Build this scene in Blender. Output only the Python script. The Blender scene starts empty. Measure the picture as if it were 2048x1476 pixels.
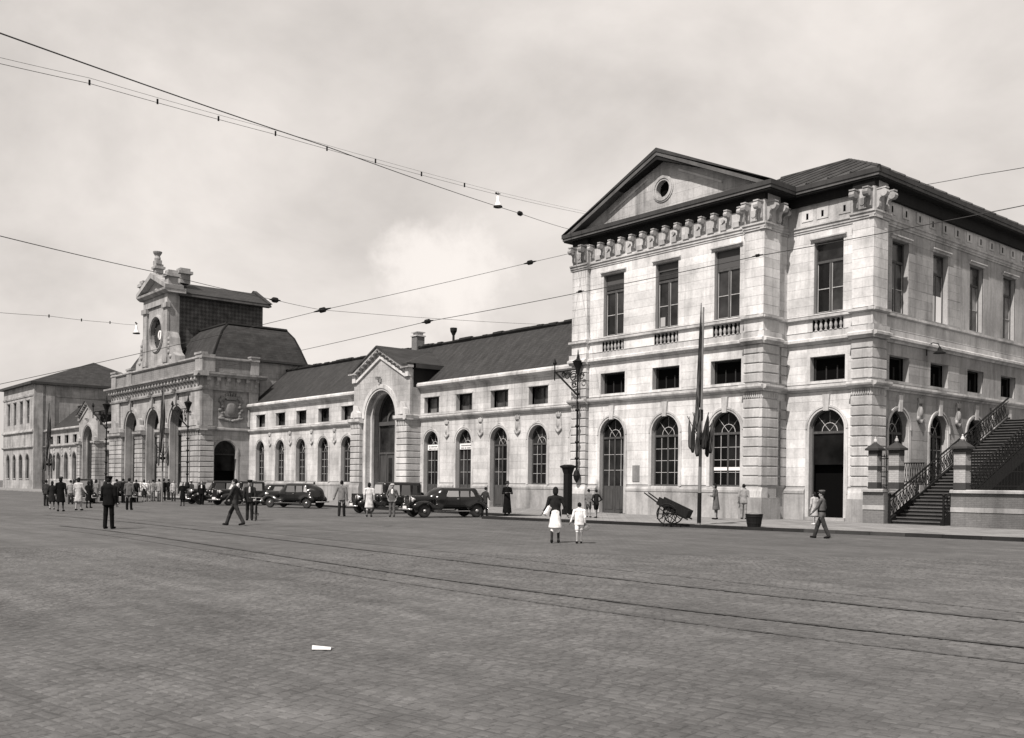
import bpy, math, random
import numpy as np
from mathutils import Vector, Matrix
random.seed(7); np.random.seed(7)
sc = bpy.context.scene
COL = sc.collection
# ------------------------------------------------------------------ camera
FPX, HY, ROLL, YAW, HC = 1948.8, 968.8, -.01207, -.86916, 1.7
_c, _s = math.cos(YAW), math.sin(YAW)
FW = np.array([_s, _c, 0.]); RT = np.array([_c, -_s, 0.]); UPV = np.array([0., 0., 1.])
_cr, _sr = math.cos(ROLL), math.sin(ROLL)
EX = RT*_cr - UPV*_sr; EY = -(UPV*_cr + RT*_sr); CAMO = np.array([0., 0., HC])
cam = bpy.data.cameras.new('camera'); co = bpy.data.objects.new('camera', cam); COL.objects.link(co)
cam.sensor_width = 36; cam.lens = FPX/2048*36; cam.shift_y = (HY-738)/2048; cam.clip_start = .1; cam.clip_end = 3000
co.matrix_world = Matrix(((EX[0], -EY[0], -FW[0], 0), (EX[1], -EY[1], -FW[1], 0), (EX[2], -EY[2], -FW[2], HC), (0, 0, 0, 1)))
sc.camera = co
def ray(x, y): return FW + EX*(x-1024)/FPX + EY*(y-HY)/FPX
def onz(x, y, z=0.): d = ray(x, y); return CAMO + d*((z-HC)/d[2])
def onY(x, y, Y): d = ray(x, y); return CAMO + d*(Y/d[1])
def atd(x, y, dep): return CAMO + ray(x, y)*dep
# ------------------------------------------------------------------ light
TINT = (1.0, .935, .885)
SUN_EL = math.radians(52); SH = np.array([-.3, .95]); SH = SH/np.hypot(*SH)
SDIR = Vector((-SH[0]*math.cos(SUN_EL), -SH[1]*math.cos(SUN_EL), math.sin(SUN_EL)))
sun = bpy.data.lights.new('sun', 'SUN'); sun.energy = 5.0; sun.angle = math.radians(.6); sun.color = TINT
so = bpy.data.objects.new('sun', sun); COL.objects.link(so); so.location = (0, -20, 60)
so.rotation_euler = (-SDIR).to_track_quat('-Z', 'Y').to_euler()
W = bpy.data.worlds.new('World'); sc.world = W; W.use_nodes = True
nt = W.node_tree; nt.nodes.clear(); N = nt.nodes.new; L = nt.links.new
out = N('ShaderNodeOutputWorld'); bg = N('ShaderNodeBackground'); L(bg.outputs[0], out.inputs[0]); bg.inputs[1].default_value = .1
sky = N('ShaderNodeTexSky'); sky.sky_type = 'NISHITA'; sky.sun_disc = False; sky.sun_elevation = SUN_EL; sky.sun_rotation = math.atan2(SDIR.x, SDIR.y)
bw = N('ShaderNodeRGBToBW'); L(sky.outputs[0], bw.inputs[0])
tc = N('ShaderNodeTexCoord'); mp = N('ShaderNodeMapping'); mp.inputs['Scale'].default_value = (1.0, 1.0, 1.7); L(tc.outputs['Generated'], mp.inputs[0])
n1 = N('ShaderNodeTexNoise'); n1.inputs['Scale'].default_value = 3.0; n1.inputs['Detail'].default_value = 7; n1.inputs['Roughness'].default_value = .56; n1.inputs['Distortion'].default_value = .25; L(mp.outputs[0], n1.inputs['Vector'])
cr = N('ShaderNodeValToRGB'); L(n1.outputs['Fac'], cr.inputs[0])
cr.color_ramp.elements[0].position = .34; cr.color_ramp.elements[0].color = (4.5, 4.5, 4.5, 1)
cr.color_ramp.elements[1].position = .66; cr.color_ramp.elements[1].color = (6.6, 6.6, 6.6, 1)
mx = N('ShaderNodeMix'); mx.data_type = 'RGBA'; mx.inputs[0].default_value = .9
L(bw.outputs[0], mx.inputs[6]); L(cr.outputs[0], mx.inputs[7])
_d0 = ray(885, 560); _d0 = _d0/np.linalg.norm(_d0)          # one brighter cumulus low over the long roof
vs = N('ShaderNodeVectorMath'); vs.operation = 'SUBTRACT'; L(tc.outputs['Generated'], vs.inputs[0]); vs.inputs[1].default_value = tuple(_d0)
vm = N('ShaderNodeMapping'); vm.inputs['Scale'].default_value = (1, 1, 1.15); L(vs.outputs[0], vm.inputs[0])
vl = N('ShaderNodeVectorMath'); vl.operation = 'LENGTH'; L(vm.outputs[0], vl.inputs[0])
n2 = N('ShaderNodeTexNoise'); n2.inputs['Scale'].default_value = 15; n2.inputs['Detail'].default_value = 6; n2.inputs['Roughness'].default_value = .6; L(tc.outputs['Generated'], n2.inputs['Vector'])
ma = N('ShaderNodeMath'); ma.operation = 'MULTIPLY_ADD'; L(n2.outputs['Fac'], ma.inputs[0]); ma.inputs[1].default_value = -.15; L(vl.outputs['Value'], ma.inputs[2])
mr = N('ShaderNodeMapRange'); mr.interpolation_type = 'SMOOTHSTEP'; L(ma.outputs[0], mr.inputs[0]); mr.inputs[1].default_value = -.05; mr.inputs[2].default_value = .0; mr.inputs[3].default_value = .8; mr.inputs[4].default_value = 0.
cm = N('ShaderNodeMix'); cm.data_type = 'RGBA'; L(mr.outputs[0], cm.inputs[0]); L(mx.outputs[2], cm.inputs[6]); cm.inputs[7].default_value = (6.9, 6.9, 6.9, 1)
tn = N('ShaderNodeMix'); tn.data_type = 'RGBA'; tn.blend_type = 'MULTIPLY'; tn.inputs[0].default_value = 1; L(cm.outputs[2], tn.inputs[6]); tn.inputs[7].default_value = (*TINT, 1)
L(tn.outputs[2], bg.inputs[0])
sc.view_settings.view_transform = 'Standard'; sc.view_settings.look = 'None'; sc.view_settings.exposure = .55; sc.view_settings.gamma = 1

# ------------------------------------------------------------------ materials
def new_mat(name, col=.5, rough=.8, metal=0., spec=.3):
    m = bpy.data.materials.new(name); m.use_nodes = True
    b = m.node_tree.nodes['Principled BSDF']
    c = (col, col, col) if not isinstance(col, tuple) else col
    b.inputs['Base Color'].default_value = (*c, 1); b.inputs['Roughness'].default_value = rough; b.inputs['Metallic'].default_value = metal
    b.inputs['Specular IOR Level'].default_value = spec
    return m, m.node_tree, b
def nz(t, vec, scale, detail=5, rough=.55):
    n = t.nodes.new('ShaderNodeTexNoise'); n.inputs['Scale'].default_value = scale; n.inputs['Detail'].default_value = detail; n.inputs['Roughness'].default_value = rough
    t.links.new(vec, n.inputs['Vector']); return n.outputs['Fac']
def mapr(t, v, a, b, c, d):
    n = t.nodes.new('ShaderNodeMapRange'); t.links.new(v, n.inputs[0])
    for i, x in enumerate((a, b, c, d)): n.inputs[1+i].default_value = x
    return n.outputs[0]
def mul(t, a, b, op='MULTIPLY'):
    n = t.nodes.new('ShaderNodeMath'); n.operation = op
    for i, x in enumerate((a, b)):
        if isinstance(x, (int, float)): n.inputs[i].default_value = x
        else: t.links.new(x, n.inputs[i])
    return n.outputs[0]
def pos(t): return t.nodes.new('ShaderNodeNewGeometry').outputs['Position']
def mapping(t, v, s, r=(0, 0, 0)):
    n = t.nodes.new('ShaderNodeMapping'); n.inputs['Scale'].default_value = s; n.inputs['Rotation'].default_value = r; t.links.new(v, n.inputs[0]); return n.outputs[0]
def setcol(t, b, v):
    n = t.nodes.new('ShaderNodeCombineColor'); [t.links.new(v, n.inputs[i]) for i in range(3)]; t.links.new(n.outputs[0], b.inputs['Base Color'])
def bump(t, b, h, s=.4, d=.02):
    n = t.nodes.new('ShaderNodeBump'); n.inputs['Strength'].default_value = s; n.inputs['Distance'].default_value = d; t.links.new(h, n.inputs['Height']); t.links.new(n.outputs[0], b.inputs['Normal'])
def stone_mat(name, base, stain=.3, rnd=.13, joints=None, fine=.1):
    m, t, b = new_mat(name, base, .88, 0, .2); p = pos(t)
    st = mapr(t, nz(t, mapping(t, p, (1.1, 1.1, .16)), 1.0, 6, .62), .47, .72, 1., 1.-stain)
    st = mul(t, st, mapr(t, nz(t, mapping(t, p, (3.6, 3.6, .22)), 1.0, 5, .7), .52, .8, 1., 1.-stain*.9))
    bl = mapr(t, nz(t, p, .5, 6, .65), .38, .68, 1.06, 1.-stain*.8)
    fi = mapr(t, nz(t, p, 9, 4), .25, .75, 1.-fine, 1.+fine)
    oi = t.nodes.new('ShaderNodeObjectInfo').outputs['Random']
    rn = mapr(t, oi, 0, 1, 1.-rnd, 1.+rnd*.6)
    v = mul(t, mul(t, mul(t, mul(t, st, bl), fi), rn), base)
    h = nz(t, p, 14, 5)
    if joints:
        bk = t.nodes.new('ShaderNodeTexBrick'); bk.inputs['Scale'].default_value = 1; bk.inputs['Mortar Size'].default_value = joints[2]; bk.inputs['Mortar Smooth'].default_value = .3
        bk.inputs['Brick Width'].default_value = joints[0]; bk.inputs['Row Height'].default_value = joints[1]
        bk.inputs['Color1'].default_value = (1, 1, 1, 1); bk.inputs['Color2'].default_value = (.88, .88, .88, 1); bk.inputs['Mortar'].default_value = (.7, .7, .7, 1)
        sx = t.nodes.new('ShaderNodeSeparateXYZ'); t.links.new(p, sx.inputs[0])
        cx = t.nodes.new('ShaderNodeCombineXYZ'); t.links.new(mul(t, sx.outputs[0], sx.outputs[1], 'ADD'), cx.inputs[0]); t.links.new(sx.outputs[2], cx.inputs[1])
        t.links.new(cx.outputs[0], bk.inputs['Vector'])
        sp = t.nodes.new('ShaderNodeSeparateColor'); t.links.new(bk.outputs['Color'], sp.inputs[0])
        v = mul(t, v, sp.outputs[0]); h = mul(t, h, mul(t, sp.outputs[0], 3.), 'ADD')
    setcol(t, b, v); bump(t, b, h, .5, .012); return m
M = {}
M['stone'] = stone_mat('limestone', .58, .42)
M['stone_core'] = stone_mat('limestone joint', .33, .2)
M['trim'] = stone_mat('limestone trim', .48, .5)
M['stone_side'] = stone_mat('limestone weathered and shade-toned', .30, .45)  # dirtier stone, darkened further to carry the side face's shade
M['plinth'] = stone_mat('plinth stone', .31, .5)
M['rust'] = stone_mat('rusticated limestone', .44, .42)
M['stone_wing'] = stone_mat('limestone wing', .46, .42)
M['stone_far'] = stone_mat('limestone hall', .33, .45, .05, (1.1, .47, .014))
M['stone_far_trim'] = stone_mat('limestone hall trim', .31, .5)
M['wood_eave'] = stone_mat('painted eave boards', .045, .35, .03)
M['soffit'] = stone_mat('soffit boards', .012, .3)  # kept near black so the colour carries the shade under the eaves
M['carved'] = stone_mat('carved limestone', .36, .5)
M['brick'] = stone_mat('pale brick', .15, .35, .06, (.22, .075, .006))
M['pave'] = stone_mat('pavement slabs', .2, .3, .05, (.42, .42, .012))
M['kerb'] = stone_mat('kerb bluestone', .016, .3, .3)
M['kerb_light'] = stone_mat('kerb pale stone', .04, .3, .2)
def roof_mat(name, base, w, h, rot=0):
    m, t, b = new_mat(name, base, .75, 0, .3); p = pos(t)
    bk = t.nodes.new('ShaderNodeTexBrick'); bk.inputs['Scale'].default_value = 1; bk.inputs['Brick Width'].default_value = w; bk.inputs['Row Height'].default_value = h; bk.inputs['Mortar Size'].default_value = .012
    bk.inputs['Color1'].default_value = (1.1, 1.1, 1.1, 1); bk.inputs['Color2'].default_value = (.78, .78, .78, 1); bk.inputs['Mortar'].default_value = (.45, .45, .45, 1)
    sx = t.nodes.new('ShaderNodeSeparateXYZ'); t.links.new(p, sx.inputs[0]); cx = t.nodes.new('ShaderNodeCombineXYZ')
    t.links.new(mul(t, sx.outputs[0], sx.outputs[1] if rot else 0., 'ADD'), cx.inputs[0]); t.links.new(sx.outputs[2], cx.inputs[1]); t.links.new(cx.outputs[0], bk.inputs['Vector'])
    sp = t.nodes.new('ShaderNodeSeparateColor'); t.links.new(bk.outputs['Color'], sp.inputs[0])
    s = mapr(t, nz(t, mapping(t, p, (2.2, .5, .5), (0, 0, .3)), 1.4, 6, .65), .3, .75, .5, 1.9)
    v = mul(t, mul(t, sp.outputs[0], s), base); setcol(t, b, v); bump(t, b, sp.outputs[0], .5, .02); return m
M['slate'] = roof_mat('roof slate', .021, .28, .16)
M['slate_far'] = roof_mat('roof slate hall', .021, .4, .25, 1)
M['zinc'] = roof_mat('roof zinc', .027, 20, 20)
def diamond_mat():
    m, t, b = new_mat('diamond slate cladding', .04, .8); p = pos(t)
    a = t.nodes.new('ShaderNodeTexChecker'); a.inputs['Scale'].default_value = 3.4; a.inputs[1].default_value = (1.25, 1.25, 1.25, 1); a.inputs[2].default_value = (.7, .7, .7, 1)
    t.links.new(mapping(t, p, (1, 1, 1), (math.radians(45), 0, 0)), a.inputs[0])
    sp = t.nodes.new('ShaderNodeSeparateColor'); t.links.new(a.outputs[0], sp.inputs[0])
    v = mul(t, mul(t, sp.outputs[0], mapr(t, nz(t, p, 1.2, 6), .3, .7, .5, 1.6)), .05); setcol(t, b, v); return m
M['diamond'] = diamond_mat()
def ground_mat(name, base, island):
    m, t, b = new_mat(name, base, .8, 0, .25); p = pos(t)
    big = mapr(t, nz(t, mapping(t, p, (1, 1, 1)), .22, 7, .68), .32, .68, .76, 1.2)
    med = mapr(t, nz(t, mapping(t, p, (1, 1, 1)), 1.3, 6, .65), .3, .7, .78, 1.2)
    trk = mapr(t, nz(t, mapping(t, p, (.07, 1.1, 1), (0, 0, -.085)), 1., 6, .7), .35, .66, .84, 1.14)
    v = mul(t, mul(t, big, med), trk)
    if island:
        g = t.nodes.new('ShaderNodeNewGeometry').outputs['Random Per Island']
        v = mul(t, v, mapr(t, g, 0, 1, .84, 1.14)); h = nz(t, p, 40, 4)
        v = mul(t, v, mapr(t, nz(t, p, 60, 3), .3, .7, .9, 1.1))
    else:
        bk = t.nodes.new('ShaderNodeTexBrick'); bk.inputs['Scale'].default_value = 1; bk.inputs['Brick Width'].default_value = .21; bk.inputs['Row Height'].default_value = .15; bk.inputs['Mortar Size'].default_value = .012
        bk.inputs['Color1'].default_value = (1.1, 1.1, 1.1, 1); bk.inputs['Color2'].default_value = (.9, .9, .9, 1); bk.inputs['Mortar'].default_value = (.72, .62, .62, 1)
        wv = t.nodes.new('ShaderNodeVectorMath'); wv.operation = 'ADD'; t.links.new(mapping(t, p, (1, 1, 1), (0, 0, -.21)), wv.inputs[0])
        nn = t.nodes.new('ShaderNodeTexNoise'); nn.inputs['Scale'].default_value = 1.2; t.links.new(p, nn.inputs['Vector'])
        sv = t.nodes.new('ShaderNodeVectorMath'); sv.operation = 'SCALE'; sv.inputs['Scale'].default_value = .12; t.links.new(nn.outputs['Color'], sv.inputs[0]); t.links.new(sv.outputs[0], wv.inputs[1])
        t.links.new(wv.outputs[0], bk.inputs['Vector'])
        sp = t.nodes.new('ShaderNodeSeparateColor'); t.links.new(bk.outputs['Color'], sp.inputs[0]); v = mul(t, v, sp.outputs[0]); h = sp.outputs[0]
    setcol(t, b, mul(t, v, base)); bump(t, b, h, .3, .008); return m
M['setts'] = ground_mat('stone setts', .078, True)
M['ground'] = ground_mat('square paving', .075, False)
M['joint'] = new_mat('sett joints', .06, .95)[0]
def rail_mat():
    m, t, b = new_mat('dirty rail steel', .04, .55, .1); p = pos(t); setcol(t, b, mapr(t, nz(t, p, 2.2, 6, .7), .42, .62, .018, .075)); return m
M['steel'] = rail_mat()
M['iron'] = new_mat('black iron', .008, .6, 0., .12)[0]
M['wire'] = new_mat('overhead wire', .03, .6, .3)[0]
M['white'] = new_mat('white enamel', .65, .4)[0]
M['paper'] = new_mat('white paper', .5, .9)[0]
def wood_mat(name, base):
    m, t, b = new_mat(name, base, .7, 0, .12); p = pos(t)
    setcol(t, b, mul(t, mapr(t, nz(t, mapping(t, p, (6, 6, .6)), 2, 5), .3, .7, .7, 1.3), base)); return m
M['frame'] = wood_mat('painted window wood', .06)
M['frame_dark'] = wood_mat('dark window wood', .03)
M['door'] = wood_mat('door wood', .05)
M['frame_light'] = wood_mat('pale glazing bars', .33)
M['cartwood'] = wood_mat('cart wood', .009)
def glass_mat(name, base, spec=.5, rough=.08):
    m, t, b = new_mat(name, base, rough, 0, spec); p = pos(t)
    rn = mapr(t, t.nodes.new('ShaderNodeObjectInfo').outputs['Random'], 0, 1, .2, 2.6); setcol(t, b, mul(t, rn, mul(t, mapr(t, nz(t, p, .9, 5), .35, .7, .4, 2.), base))); bump(t, b, nz(t, p, 1.5, 2), .12, .03); return m
M['pane'] = glass_mat('window glass', .007, .07)
M['pane_up'] = glass_mat('upper window glass', .012, .3)
M['pane_grey'] = glass_mat('dusty window glass', .05, .4, .2)
M['pane_white'] = new_mat('whitened window glass', .7, .5)[0]
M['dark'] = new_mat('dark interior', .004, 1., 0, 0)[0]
M['blind'] = new_mat('grey roller blind', .06, .9)[0]
M['blind_lt'] = new_mat('pale curtain', .3, .9)[0]
M['paint'] = new_mat('black car paint', .004, .2, 0, .5)[0]
M['paint2'] = new_mat('dark grey car paint', .02, .25, 0, .5)[0]
M['chrome'] = new_mat('chrome', .75, .12, 1.)[0]
M['lamp_lens'] = new_mat('lamp lens', .6, .1, .5)[0]
M['tyre'] = new_mat('tyre rubber', .016, .8)[0]
def carglass():
    m, t, b = new_mat('car window glass', .2, .08, 0, .6); setcol(t, b, mapr(t, t.nodes.new('ShaderNodeObjectInfo').outputs['Random'], 0, 1, .01, .36)); return m  # random pale tones stand in for daylight showing through the solid cabin
M['car_glass'] = carglass()
M['rim'] = new_mat('wheel rim paint', .03, .3)[0]
M['plate'] = new_mat('number plate', .6, .5)[0]
for n, v in dict(black=.006, dark=.015, charcoal=.03, grey=.085, midgrey=.13, light=.33, white=.62, tan=.2, skin=.24, hair=.012, shoe=.009, pale=.44).items():
    m, t, b = new_mat('cloth '+n if n not in ('skin', 'hair', 'shoe') else n, v, .9 if n != 'skin' else .55, 0, .05)
    if n not in ('skin',):
        p = pos(t); setcol(t, b, mul(t, mapr(t, nz(t, p, 7, 4), .3, .7, .7, 1.25), v)); bump(t, b, nz(t, mapping(t, p, (9, 9, 3)), 1.6, 3), .8, .03)
    M['c_'+n] = m

# ------------------------------------------------------------------ mesh helpers
def idm(u, d, z): return (u, d, z)
def front(Y0): return lambda u, d, z: (u, Y0-d, z)      # facade facing -Y : u = X, d = outwards
def side(X0): return lambda u, d, z: (X0+d, u, z)       # facade facing +X : u = Y, d = outwards
class MB:
    def __init__(s): s.v = []; s.f = []; s.mi = []
    def add(s, vs, fs, mi=0):
        o = len(s.v); s.v += [tuple(map(float, p)) for p in vs]; s.f += [tuple(i+o for i in f) for f in fs]; s.mi += [mi]*len(fs); return s
    def box(s, u0, u1, d0, d1, z0, z1, m=idm, mi=0):
        p = [m(u, d, z) for z in (z0, z1) for d in (d0, d1) for u in (u0, u1)]
        return s.add(p, [(0, 1, 3, 2), (4, 6, 7, 5), (0, 4, 5, 1), (2, 3, 7, 6), (0, 2, 6, 4), (1, 5, 7, 3)], mi)
    def prism(s, pts, d0, d1, m=idm, back=True, mi=0):           # polygon in (u,z) extruded along d
        n = len(pts); p = [m(u, d0, z) for u, z in pts]+[m(u, d1, z) for u, z in pts]
        f = [tuple(range(n, 2*n))]+([tuple(range(n-1, -1, -1))] if back else [])
        f += [(i, (i+1) % n, n+(i+1) % n, n+i) for i in range(n)]
        return s.add(p, f, mi)
    def prof(s, pr, u0, u1, m=idm, mi=0):                        # closed profile in (d,z) extruded along u
        n = len(pr); p = [m(u0, d, z) for d, z in pr]+[m(u1, d, z) for d, z in pr]
        f = [tuple(range(n)), tuple(range(2*n-1, n-1, -1))]+[(i, n+i, n+(i+1) % n, (i+1) % n) for i in range(n)]
        return s.add(p, f, mi)
    def lathe(s, c, pr, n=12, axis='z', mi=0, m=None):
        vs = []
        for r, h in pr:
            for k in range(n):
                a = 2*math.pi*k/n; x, y = r*math.cos(a), r*math.sin(a)
                q = (x, y, h) if axis == 'z' else ((x, h, y) if axis == 'y' else (h, x, y))
                q = (c[0]+q[0], c[1]+q[1], c[2]+q[2]); vs.append(m(*q) if m else q)
        fs = [(i*n+k, i*n+(k+1) % n, (i+1)*n+(k+1) % n, (i+1)*n+k) for i in range(len(pr)-1) for k in range(n)]
        fs += [tuple(range(n-1, -1, -1)), tuple(range((len(pr)-1)*n, len(pr)*n))]
        return s.add(vs, fs, mi)
    def tube(s, pts, r, n=6, mi=0, m=None):
        pts = [np.array(p, float) for p in pts]; rs = r if isinstance(r, (list, tuple)) else [r]*len(pts); vs = []
        for i, p in enumerate(pts):
            t = pts[min(i+1, len(pts)-1)]-pts[max(i-1, 0)]; t = t/(np.linalg.norm(t)+1e-9)
            a = np.cross(t, (0, 0, 1.)) if abs(t[2]) < .95 else np.cross(t, (1., 0, 0)); a /= np.linalg.norm(a); b = np.cross(t, a)
            for k in range(n):
                q = p+rs[i]*(math.cos(2*math.pi*k/n)*a+math.sin(2*math.pi*k/n)*b); vs.append(m(*q) if m else tuple(q))
        fs = [(i*n+k, i*n+(k+1) % n, (i+1)*n+(k+1) % n, (i+1)*n+k) for i in range(len(pts)-1) for k in range(n)]
        fs += [tuple(range(n-1, -1, -1)), tuple(range((len(pts)-1)*n, len(pts)*n))]
        return s.add(vs, fs, mi)
    def quad(s, *p, mi=0): return s.add(p, [tuple(range(len(p)))], mi)
def mesh_of(mb, name, mats, off=(0, 0, 0), smooth=False):
    me = bpy.data.meshes.new(name); v = np.array(mb.v, float).reshape(-1, 3)-np.array(off, float)
    me.from_pydata(v.tolist(), [], mb.f)
    for m in (mats if isinstance(mats, (list, tuple)) else [mats]): me.materials.append(M[m] if isinstance(m, str) else m)
    if any(mb.mi): me.polygons.foreach_set('material_index', mb.mi)
    if smooth: me.polygons.foreach_set('use_smooth', [True]*len(me.polygons))
    me.update(); return me
def base_of(p):
    while p.parent: p = p.parent
    return p
def obj(name, mb, mat, parent=None, smooth=False, world=True):
    """one mesh object; a part keeps world-built vertices relative to its thing's base"""
    off = base_of(parent)['_o'] if (parent and world) else (0, 0, 0)
    o = bpy.data.objects.new(name, mesh_of(mb, name, mat, off, smooth)); COL.objects.link(o)
    if parent: o.parent = parent
    return o
def inst(name, me, parent, loc, rot=(0, 0, 0), scale=(1, 1, 1)):
    o = bpy.data.objects.new(name, me); COL.objects.link(o); off = base_of(parent)['_o'] if parent else (0, 0, 0)
    o.location = (loc[0]-off[0], loc[1]-off[1], loc[2]-off[2]); o.rotation_euler = rot; o.scale = scale
    if parent: o.parent = parent
    return o
def thing(name, label, cat, loc=(0, 0, 0), rz=0, group=None):
    o = bpy.data.objects.new(name, None); COL.objects.link(o); o.location = loc; o.rotation_euler = (0, 0, rz); o.empty_display_size = .3
    o['label'] = label; o['category'] = cat; o['_o'] = tuple(map(float, loc))
    if group: o['group'] = group
    return o
def tag(o, label, cat, group=None):
    o['label'] = label; o['category'] = cat
    if group: o['group'] = group
    return o
# ------------------------------------------------------------------ walls with openings
class Op:                                   # opening: centre, width, bottom, (springing of arch | flat top)
    def __init__(s, c, w, zb, zt, arch=False): s.c = c; s.w = w; s.zb = zb; s.zt = zt; s.arch = arch; s.r = w/2; s.top = zt+(w/2 if arch else 0)
    def ext(s, z):
        if s.arch and z > s.zt:
            h = s.r*s.r-(z-s.zt)**2; h = math.sqrt(h) if h > 0 else 0.
        else: h = s.r
        return s.c-h, s.c+h
    def grow(s, g, gb=0): return Op(s.c, s.w+2*g, s.zb-gb, s.zt if s.arch else s.zt+g, s.arch)
def wall(u0, u1, z0, z1, ops, m, depth=.35, mb=None, d=0.):
    mb = mb or MB(); ops = sorted(ops, key=lambda o: o.c); zs = {z0, z1}
    for o in ops:
        zs |= {max(o.zb, z0), min(o.zt, z1)}
        if o.arch: zs |= {o.zt+o.r*math.sin(a) for a in np.linspace(0, math.pi/2, 9)}
    zs = sorted(z for z in zs if z0-1e-6 <= z <= z1+1e-6)
    for a, b in zip(zs, zs[1:]):
        if b-a < 1e-5: continue
        zm = (a+b)/2; act = [o for o in ops if o.zb-1e-6 < zm < o.top]; la, lb = u0, u0
        for o in act:
            ea, eb = o.ext(a), o.ext(b)
            mb.quad(m(la, d, a), m(ea[0], d, a), m(eb[0], d, b), m(lb, d, b))
            for k in (0, 1): mb.quad(m(ea[k], d, a), m(ea[k], d-depth, a), m(eb[k], d-depth, b), m(eb[k], d, b))
            la, lb = ea[1], eb[1]
        mb.quad(m(la, d, a), m(u1, d, a), m(u1, d, b), m(lb, d, b))
    for o in ops:
        if o.zb > z0+1e-4: mb.quad(m(o.c-o.r, d, o.zb), m(o.c+o.r, d, o.zb), m(o.c+o.r, d-depth, o.zb), m(o.c-o.r, d-depth, o.zb))
        if not o.arch: mb.quad(m(o.c-o.r, d, o.zt), m(o.c+o.r, d, o.zt), m(o.c+o.r, d-depth, o.zt), m(o.c-o.r, d-depth, o.zt))
    return mb
def levels(brk, h):
    o = [brk[0]]
    for a, b in zip(brk, brk[1:]):
        n = max(1, round((b-a)/h)); o += [a+(b-a)*(i+1)/n for i in range(n)]
    return o
def ashlar(parent, m, u0, u1, lv, ops, mat, blen=1.35, prou=.016, off=0.):
    """separate dressed stones laid in courses round the openings"""
    ops = sorted(ops, key=lambda o: o.c); cnt = 0
    for r, (a, b) in enumerate(zip(lv, lv[1:])):
        a2, b2 = a+.004, b-.004; act = [o for o in ops if min(b, o.top)-max(a, o.zb) > .02]
        zz = [a2, b2]
        if any(o.arch and b > o.zt for o in act): zz = list(np.linspace(a2, b2, 5))
        edges = [[u0]*len(zz)]
        for o in act:
            e = [(o.ext(z) if z < o.top else (o.c, o.c)) for z in zz]; edges += [[x[0] for x in e], [x[1] for x in e]]
        edges.append([u1]*len(zz))
        for k in range(0, len(edges), 2):
            l, rr = edges[k], edges[k+1]; wl, wr = max(l), min(rr)
            if max(np.array(rr)-np.array(l)) < .08: continue
            js = []
            if wr-wl > blen*1.25:
                n = max(1, int((wr-wl)/blen)); sh = (.5 if r % 2 else 0.)
                js = [x for x in (wl+(wr-wl)*(i+sh)/n for i in range(0, n+1)) if wl+.3 < x < wr-.3]
            cuts = [list(l)]+[[x]*len(zz) for x in js]+[list(rr)]
            for c0, c1 in zip(cuts, cuts[1:]):
                g = .004; pl = [(c0[i]+g, zz[i]) for i in range(len(zz))]; pr = [(c1[i]-g, zz[i]) for i in range(len(zz))]
                if max(q[0]-p[0] for p, q in zip(pl, pr)) < .06: continue
                pts = pl[:1]+[pr[i] for i in range(len(zz))]+pl[:0:-1]
                mb = MB().prism(pts, off-.01, off+prou+random.uniform(-.004, .004), m, back=False)
                obj('stone_block', mb, mat, parent); cnt += 1
    return cnt
def arch_ring(mb, c, zs, ri, ro, d0, d1, m, zb=None, n=20, mi=0):
    """moulded archivolt with jambs down to zb"""
    ang = np.linspace(0, math.pi, n+1); P = [(c+math.cos(a), zs+math.sin(a)) for a in ang]
    inn = [(c+ri*math.cos(a), zs+ri*math.sin(a)) for a in ang]; ou = [(c+ro*math.cos(a), zs+ro*math.sin(a)) for a in ang]
    if zb is not None:
        inn = [(c+ri, zb)]+inn+[(c-ri, zb)]; ou = [(c+ro, zb)]+ou+[(c-ro, zb)]
    for i in range(len(inn)-1):
        a, b, e, f = inn[i], inn[i+1], ou[i+1], ou[i]
        mb.quad(m(a[0], d1, a[1]), m(b[0], d1, b[1]), m(e[0], d1, e[1]), m(f[0], d1, f[1]), mi=mi)
        mb.quad(m(a[0], d0, a[1]), m(b[0], d0, b[1]), m(b[0], d1, b[1]), m(a[0], d1, a[1]), mi=mi)
        mb.quad(m(f[0], d0, f[1]), m(e[0], d0, e[1]), m(e[0], d1, e[1]), m(f[0], d1, f[1]), mi=mi)
    return mb
def half_disc(mb, c, zs, r, d, m, n=16):
    mb.add([m(c+r*math.cos(a), d, zs+r*math.sin(a)) for a in np.linspace(0, math.pi, n+1)], [tuple(range(n+1))]); return mb
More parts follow.
